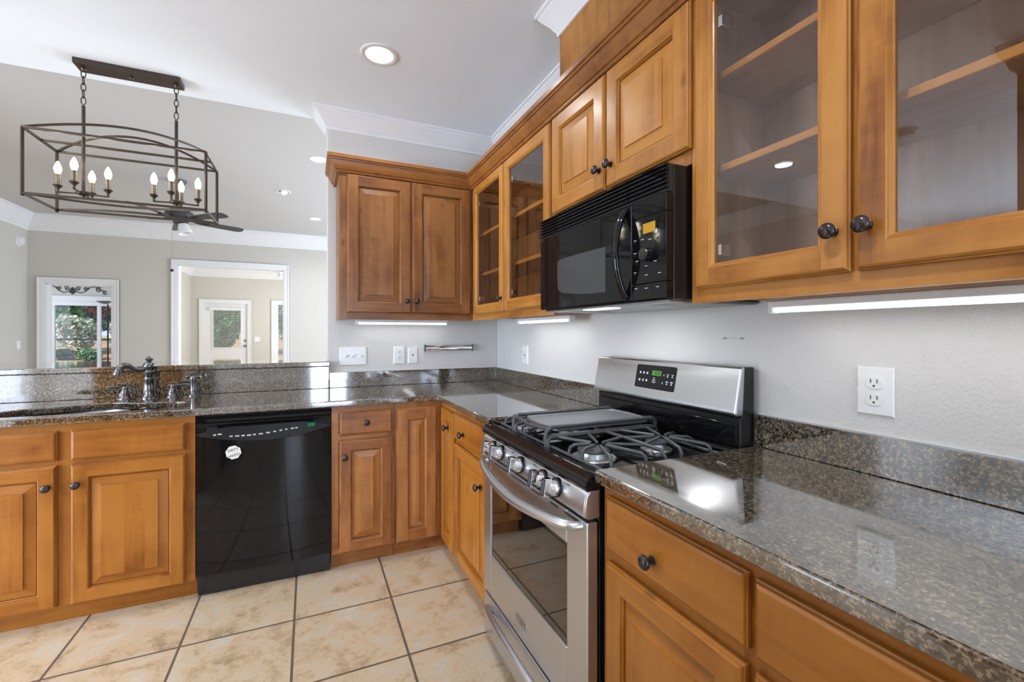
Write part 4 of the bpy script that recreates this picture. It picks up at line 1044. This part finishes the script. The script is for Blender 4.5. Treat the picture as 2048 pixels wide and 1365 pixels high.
MB().lathe((0, 0, 0), (0, 0, -1), [(.085, 0), (.085, .004), (.072, .008), (.060, .004)], 'trim_white', 28, caps=False).lathe((0, 0, .0), (0, 0, -1), [(.062, 0), (.062, .002), (0, .0021)], 'grey_print', 28, caps=False).build('trim_ring', t, smooth=40)
MB().lathe((.005, 0, .0), (.5, -.35, -.8), [(.038, 0), (.038, .025), (.030, .03), (0, .031)], 'lamp_shade_lit', 20, caps=False).build('lamp', t, smooth=40)
# smoke alarm
t = thing('smoke_alarm', (-5.14, 5.55, 2.605), R(90), 'round white smoke alarm on the living room left wall near the corner', 'smoke alarm')
MB().lathe((0, 0, 0), (0, -1, 0), [(.075, 0), (.075, .012), (.066, .016)], 'plastic_white', 28).build('base', t, smooth=40)
MB().lathe((0, -.014, 0), (0, -1, 0), [(.062, 0), (.064, .02), (.055, .036), (.03, .042), (0, .043)], 'plastic_white', 28, caps=False).build('cover', t, smooth=40)
t = thing('smoke_alarm', (-3.26, -1.38, KC), 0, 'round white ceiling alarm over the kitchen, seen mirrored in the glass door', 'smoke alarm')
MB().lathe((0, 0, 0), (0, 0, -1), [(.09, 0), (.09, .02), (.08, .03), (.075, .05), (.05, .058), (0, .06)], 'plastic_white', 28, caps=False).build('cover', t, smooth=40)
t = thing('ceiling_vent', (-3.62, -1.22, KC), 0, 'rectangular white ceiling air vent, seen mirrored in the glass door', 'air vent')
m = MB().box(-.17, .17, -.10, .10, -.012, 0, 'trim_white')
for k in range(7): m.box(-.14, .14, -.078 + k * .024, -.066 + k * .024, -.020, -.012, 'trim_white')
m.build('grille', t)

# ------------------------------------------------------------------ lantern chandelier above the bar
cx0, cy0 = -2.232, -.03
t = thing('lantern_chandelier', (cx0, cy0, KC), 0, 'rectangular dark bronze lantern chandelier with eight lit candle bulbs above the bar', 'chandelier')
MB().box(-.236, .236, -.052, .052, -.030, -.0005, 'lantern_bronze').build('canopy', t, bevel=.002)
MB().lathe((0, 0, -.030), (0, 0, -1), [(.010, 0), (.010, .006), (.006, .012), (0, .014)], 'lantern_bronze', 12, caps=False).build('canopy_finial', t)
zt, zb, hx, hy, r = 2.292 - KC, 1.966 - KC, .380, .166, .0062
BR = 'lantern_bronze'
m = MB()
def bar(p, q, rr_=r, mt=BR):
    p, q = Vector(p), Vector(q); m.tube([p, (p + q) / 2, q], rr_ * 1.25, mt, 4)
for z in (zt, zb):
    for s in (-1, 1): bar((-hx, s * hy, z), (hx, s * hy, z)); bar((s * hx, -hy, z), (s * hx, hy, z))
for sx in (-1, 1):
    for sy in (-1, 1): bar((sx * hx, sy * hy, zb - .014), (sx * hx, sy * hy, zt))
bar((-hx, 0, zt), (hx, 0, zt))
for s in (-1, 1):
    up = []; dn = []
    for k in range(17):
        u = -1 + 2 * k / 16; c = 1 - u * u
        up.append((u * hx, s * (hy - .10 * c), zt + .105 * c)); dn.append((u * hx, s * (hy - .10 * c), zb))
    m.tube(up, r * 1.15, BR, 4); m.tube(dn, r * 1.15, BR, 4)
m.build('lantern_frame', t)
rx = .207
for s in (-1, 1):
    m = MB(); z0 = -.034
    m.lathe((s * rx, 0, -.030), (0, 0, -1), [(.012, 0), (.012, .006), (.006, .012), (.005, .02)], BR, 12)
    nl = 5; zl = -.040
    for k in range(nl):
        lk = []; h, wd_ = .023, .010
        for j in range(14):
            a = 2 * math.pi * j / 14; px, pz = wd_ * math.cos(a), h * math.sin(a)
            lk.append((s * rx + (px if k % 2 == 0 else 0), (0 if k % 2 == 0 else px), zl - .020 - k * .0365 + pz))
        m.tube(lk, .0026, BR, 6, closed=True)
    m.build('chain', t, smooth=50)
    MB().tube([(s * rx, 0, zl - nl * .0365 - .012), (s * rx, 0, -.4), (s * rx, 0, 2.045 - KC)], .0085, BR, 10).build('rod', t, smooth=50)
    hz = 2.030 - KC
    cl = MB().lathe((s * rx, 0, hz), (0, 0, 1), [(.010, -.022), (.012, -.012), (.030, -.004), (.032, .004), (.030, .010), (.016, .014)], BR, 20).build('bulb_cluster', t, smooth=40)
    for ax, ay in ((1, 0), (-1, 0), (0, 1), (0, -1)):
        bx, by = s * rx + ax * .105, ay * .105
        a_ = MB().tube([(s * rx + ax * .02, ay * .02, hz), (s * rx + ax * .06, ay * .06, hz - .002), (bx, by, hz - .004)], .0045, BR, 8)
        a_.lathe((bx, by, hz - .006), (0, 0, 1), [(.006, 0), (.006, .018), (.010, .024), (.019, .034), (.021, .037), (.019, .041), (.0125, .042)], BR, 16)
        a_.build('arm', cl, smooth=40)
        MB().lathe((bx, by, hz + .034), (0, 0, 1), [(.0115, 0), (.0115, .052), (.0125, .053), (.0125, .056), (.010, .058), (0, .0585)], 'lantern_lit_bronze', 16, caps=False).build('candle_sleeve', cl, smooth=40)
        MB().lathe((bx, by, hz + .092), (0, 0, 1), [(.009, -.002), (.011, .004), (.0158, .020), (.0165, .030), (.013, .046), (.007, .060), (.003, .068), (0, .069)], 'bulb_glow', 16, caps=False).build('candle_bulb', cl, smooth=50)
        pl = bpy.data.lights.new('candle_light', 'POINT'); pl.energy = .22; pl.color = (1, .93, .82); pl.shadow_soft_size = .018
        po = bpy.data.objects.new('candle_light', pl); C.objects.link(po); po.location = (cx0 + bx, cy0 + by, KC + hz + .125 + .05)

# ------------------------------------------------------------------ ceiling fan in the living room
fz = 2.63
t = thing('ceiling_fan', (-2.70, 3.12, LC), 0, 'dark five-blade ceiling fan with frosted light hanging in the living room', 'ceiling fan')
MB().lathe((0, 0, 0), (0, 0, -1), [(.07, 0), (.07, .02), (.045, .05), (.018, .06)], 'fan_blade', 24).build('canopy', t, smooth=40)
MB().lathe((0, 0, -.05), (0, 0, -1), [(.013, 0), (.013, .275)], 'fan_blade', 12).build('downrod', t)
MB().lathe((0, 0, fz - LC + .10), (0, 0, -1), [(.03, 0), (.09, .02), (.135, .05), (.145, .085), (.14, .11), (.10, .13), (.07, .14), (.055, .18), (.03, .19)], 'fan_blade', 28).build('motor_housing', t, smooth=40)
for k in range(5):
    a = R(31 + 72 * k); m = MB(); dx, dy = math.cos(a), math.sin(a)
    m2 = Matrix.Rotation(a, 4, 'Z') @ Matrix.Rotation(R(-11), 4, 'X')
    out_ = [(.20, -.035), (.25, -.052), (.45, -.062), (.63, -.066), (.685, -.05), (.70, 0), (.685, .05), (.63, .066), (.45, .062), (.25, .052), (.20, .035)]
    vs = [m2 @ Vector((x, y, z)) + Vector((0, 0, fz - LC - .035)) for z in (0, .007) for x, y in out_]; q = len(out_)
    m.mesh(vs, [tuple(range(q))[::-1], tuple(range(q, 2 * q))] + [(i, (i + 1) % q, q + (i + 1) % q, q + i) for i in range(q)], 'fan_blade')
    bl = m.build('blade', t)
    MB().tube([m2 @ Vector((.10, 0, .02)) + Vector((0, 0, fz - LC - .03)), m2 @ Vector((.17, .0, -.004)) + Vector((0, 0, fz - LC - .035)), m2 @ Vector((.30, 0, -.006)) + Vector((0, 0, fz - LC - .035))], [.014, .016, .020], 'black_matte', 8, flat=(1.4, .5)).build('blade_bracket', bl, smooth=50)
MB().lathe((.04, -.03, fz - LC - .085), (.25, -.1, -1), [(.045, 0), (.052, .02), (.068, .085), (.072, .12), (.064, .12), (.04, .03)], 'plastic_white', 24, caps=False).build('glass_shade', t, smooth=40)
MB().lathe((.04, -.03, fz - LC - .06), (.25, -.1, -1), [(.03, 0), (.05, .012), (.05, .03), (.03, .036)], 'black_matte', 20).build('shade_holder', t, smooth=40)
m = MB().tube([(-.07, 0, fz - LC - .06), (-.07, 0, -.8), (-.07, 0, 2.02 - LC)], .0018, 'grey_print', 6)
m.lathe((-.07, 0, 2.02 - LC), (0, 0, -1), [(.004, 0), (.018, .012), (.018, .022), (.006, .034), (0, .036)], 'black_matte', 12, caps=False).build('pull_chain', t)
# white fan in the sitting room
t = thing('ceiling_fan', (-1.92, 9.1, BC), 0, 'white ceiling fan partly hidden at the top right of the wide opening', 'ceiling fan')
MB().lathe((0, 0, 0), (0, 0, -1), [(.07, 0), (.06, .05), (.13, .07), (.14, .13), (.09, .16), (.10, .18), (.09, .24), (.04, .26), (0, .262)], 'plastic_white', 24, caps=False).build('motor_housing', t, smooth=40)
for k in range(4):
    a = R(-3 + 90 * k); m2 = Matrix.Rotation(a, 4, 'Z')
    vs = [m2 @ Vector((x, y, z - .14)) for z in (0, .008) for x, y in ((.14, -.05), (.65, -.07), (.65, .07), (.14, .05))]
    m = MB(); m.mesh(vs, [(3, 2, 1, 0), (4, 5, 6, 7), (0, 1, 5, 4), (1, 2, 6, 5), (2, 3, 7, 6), (3, 0, 4, 7)], 'plastic_white'); m.build('blade', t)

# ------------------------------------------------------------------ things in the room through the left doorway
t = thing('scroll_wall_decor', (-6.15, BY, 2.24), 0, 'dark wrought-iron scrollwork hung on the wall above the far window', 'wall decor')
def spiral(cx, cz, r0, r1, a0, a1, n=26): return [(cx + (r0 + (r1 - r0) * k / n) * math.cos(R(a0 + (a1 - a0) * k / n)), -.012, cz + (r0 + (r1 - r0) * k / n) * math.sin(R(a0 + (a1 - a0) * k / n))) for k in range(n + 1)]
for s in (-1, 1):
    m = MB()
    def sc(pts, r_=.008): m.tube([(s * x, y, z) for x, y, z in pts], r_, 'black_matte', 6)
    sc(spiral(.46, .02, .012, .058, 500, 60) + [(.38, -.012, .085), (.30, -.012, .07), (.22, -.012, -.02), (.15, -.012, -.06), (.06, -.012, -.03), (0, -.012, -.085)])
    sc(spiral(.23, .045, .010, .045, -420, 20)); sc(spiral(.10, .03, .008, .05, 470, 30)); sc(spiral(.57, -.05, .01, .045, 420, 60) + [(.52, -.012, .0), (.44, -.012, .075)])
    m.build('scroll', t, smooth=50)
m = MB()
m.prism([(0, -.10), (.06, -.03), (.035, .03), (0, .07), (-.035, .03), (-.06, -.03)], 'y', -.02, -.004, 'black_matte'); m.build('centre_leaf', t, bevel=.003)
t = thing('floor_lamp', (-5.42, 9.55, 0), 0, 'dark slender torchiere floor lamp standing by the far window', 'floor lamp')
MB().lathe((0, 0, 0), (0, 0, 1), [(.14, 0), (.14, .015), (.05, .03), (.015, .05)], 'black_matte', 24).build('base', t, smooth=40)
MB().lathe((0, 0, .04), (0, 0, 1), [(.014, 0), (.014, 1.88)], 'black_matte', 12).build('pole', t)
MB().lathe((-.06, 0, 1.92), (0, 0, 1), [(.015, 0), (.07, .015), (.13, .05), (.14, .07), (.12, .05), (.05, .02)], 'stainless_dark', 24, caps=False).build('bowl_shade', t, smooth=40)

# ------------------------------------------------------------------ tall units on the opposite side of the kitchen (seen in reflections)
t = thing('refrigerator', (-2.78, -3.33, 0), R(90), 'black refrigerator across from the range, mirrored in the dishwasher', 'refrigerator')
MB().box(-.455, .455, -.30, .36, .02, 1.78, 'black_satin').build('case', t, bevel=.004)
MB().box(-.452, .0, -.345, -.305, .04, 1.775, 'black_gloss').build('door', t, bevel=.008); MB().box(.004, .452, -.345, -.305, .04, 1.775, 'black_gloss').build('door', t, bevel=.008)
t = thing('tall_pantry_cabinet', (-2.78, -2.52, 0), R(90), 'tall brown pantry cabinet across from the range, mirrored in the glass doors', 'cabinet')
MB().box(-.33, .33, -.30, .36, .0, 2.56, 'wood_upright').build('body', t)
raised_door(t, -.31, -.004, .12, 1.25, -.30, (-.03, 1.1)); raised_door(t, .004, .31, .12, 1.25, -.30, (.03, 1.1))
raised_door(t, -.31, -.004, 1.29, 2.41, -.30, (-.03, 1.4)); raised_door(t, .004, .31, 1.29, 2.41, -.30, (.03, 1.4))

MB().sweep([(.001, 2.56), (.02, 2.57), (.03, 2.61), (.055, 2.65), (.06, 2.70), (.001, 2.70)], [(-.33, .35), (-.33, -.30), (.33, -.30), (.33, .35)], 'wood_crown', side=-1).build('crown', t)
# ------------------------------------------------------------------ garden beyond the windows
g = MB()
prof_g = [(10.1, -.30), (12.45, -.30), (12.45, .30), (12.7, .42), (14.0, .66), (17.0, .90), (40, 1.1), (40, -1), (10.1, -1)]
g.prism(prof_g, 'x', -30, 20, 'pine_straw'); g = struct(g.build('garden_ground'))
struct(MB().box(-9, 1, 10.06, 12.2, -.29, -.16, 'patio_stone').build('patio_slab'))
struct(MB().box(-14, 4, 12.30, 12.44, -.29, .40, 'patio_stone').build('garden_kerb'))
def shrub_mesh(n, rx, ry, rz, leaf, mt, seed):
    rnd = random.Random(seed); m = MB()
    lobes = [(rnd.uniform(-.55, .55), rnd.uniform(-.55, .55), rnd.uniform(-.75, .55), rnd.uniform(.35, .65)) for _ in range(14)]
    for _ in range(n):
        lx, ly, lz, lr = rnd.choice(lobes)
        d = Vector((rnd.gauss(0, 1), rnd.gauss(0, 1), rnd.gauss(0, 1))).normalized() * lr * rnd.uniform(.75, 1.05)
        c = Vector(((lx + d.x) * rx, (ly + d.y) * ry, rz + (lz + d.z) * rz * .75))
        if c.z < 0: c.z = abs(c.z) * .4
        nv = Vector((rnd.gauss(0, 1), rnd.gauss(0, 1), rnd.gauss(0, 1) + .6)).normalized(); u = nv.orthogonal().normalized() * leaf * rnd.uniform(.6, 1.2); v = nv.cross(u) * .6
        m.face([c - u, c + v, c + u, c - v], mt, rnd.random())
    return m
def plant(name, loc, n, size, leaf, mt, seed, label, cat, stem=.0, group=None):
    t = thing(name, loc, 0, label, cat, group)
    fo = shrub_mesh(n, size[0], size[1], size[2] / 2, leaf, mt, seed).build('foliage', t)
    if stem: fo.location.z = stem
    MB().tube([(0, 0, -.02), (.03, .02, (stem or .1) * .5), (0, 0, (stem or .1) + size[2] * .4)], [.05, .04, .02] if not stem else [.13, .10, .06], 'bark', 8).build('stem', t, smooth=50)
    return t
plant('evergreen_tree', (-8.45, 14.6, .70), 5200, (.75, .6, 3.2), .085, 'leaf_green', 1, 'tall green tree at the left of the garden seen through the left doorway', 'tree', .1)
plant('red_maple', (-8.55, 17.2, .90), 3000, (.75, .6, 2.0), .085, 'leaf_red', 2, 'tree with rusty red leaves behind the pale shrubs', 'tree', .8)
plant('red_maple', (-6.75, 15.6, .80), 2200, (.55, .5, 1.6), .075, 'leaf_red', 12, 'small orange-red tree at the right edge of the left window', 'tree', 1.0)
plant('flowering_shrub', (-7.6, 14.1, .65), 3800, (.58, .45, 1.35), .055, 'leaf_blossom', 3, 'pale blossoming shrub in the middle of the left window', 'shrub')
plant('flowering_shrub', (-6.2, 13.9, .62), 3200, (.58, .45, 1.25), .055, 'leaf_blossom', 4, 'pale blossoming shrub behind the right mullion of the left window', 'shrub')
plant('green_shrub', (-6.95, 13.2, .48), 1500, (.28, .24, .42), .035, 'leaf_green', 5, 'low bright green bush in front of the pale blossoming shrubs', 'shrub')
plant('green_shrub', (-7.6, 13.3, .50), 1500, (.30, .24, .40), .035, 'leaf_dark', 6, 'low dark green bush in the pine straw left of the bright one', 'shrub')
plant('tall_hedge_tree', (-12.9, 22, .9), 8000, (1.8, 1.5, 5.6), .18, 'leaf_dark', 7, 'dark evergreen at the back of the garden on the left', 'tree', .1)
plant('tall_hedge_tree', (-9.0, 22.4, .9), 8000, (1.8, 1.5, 5.6), .18, 'leaf_dark', 8, 'dark evergreen at the back of the garden behind the red tree', 'tree', .1)
plant('broadleaf_tree', (-3.9, 13.5, .55), 12000, (.95, .6, 3.0), .075, 'leaf_green', 9, 'leafy green tree seen through the blinds of the back door', 'tree', .05)
plant('broadleaf_tree', (-1.95, 13.8, .60), 9000, (.7, .7, 3.2), .075, 'leaf_green', 10, 'leafy green tree seen through the window right of the back door', 'tree', .05)
t = thing('iron_fence', (-9.0, 16.0, .80), 0, 'low pale picket fence behind the shrubs in the left window', 'fence')
m = MB()
for z in (.18, .52): m.box(-.45, .45, -.012, .012, z, z + .025, 'fence_pale')
m.build('rail', t)
for k in range(9): MB().box(-.44 + k * .105, -.415 + k * .105, -.01, .01, 0, .60, 'fence_pale').build('picket', t)
t = thing('patio_railing', (-6.6, 11.9, -.16), 0, 'dark horizontal patio railing crossing the left window', 'railing')
MB().box(-1.6, 1.8, -.03, .03, 1.25, 1.30, 'fence_iron').build('rail', t)
for x in (-1.55, 1.75): MB().box(x - .03, x + .03, -.03, .03, 0, 1.25, 'fence_iron').build('post', t)
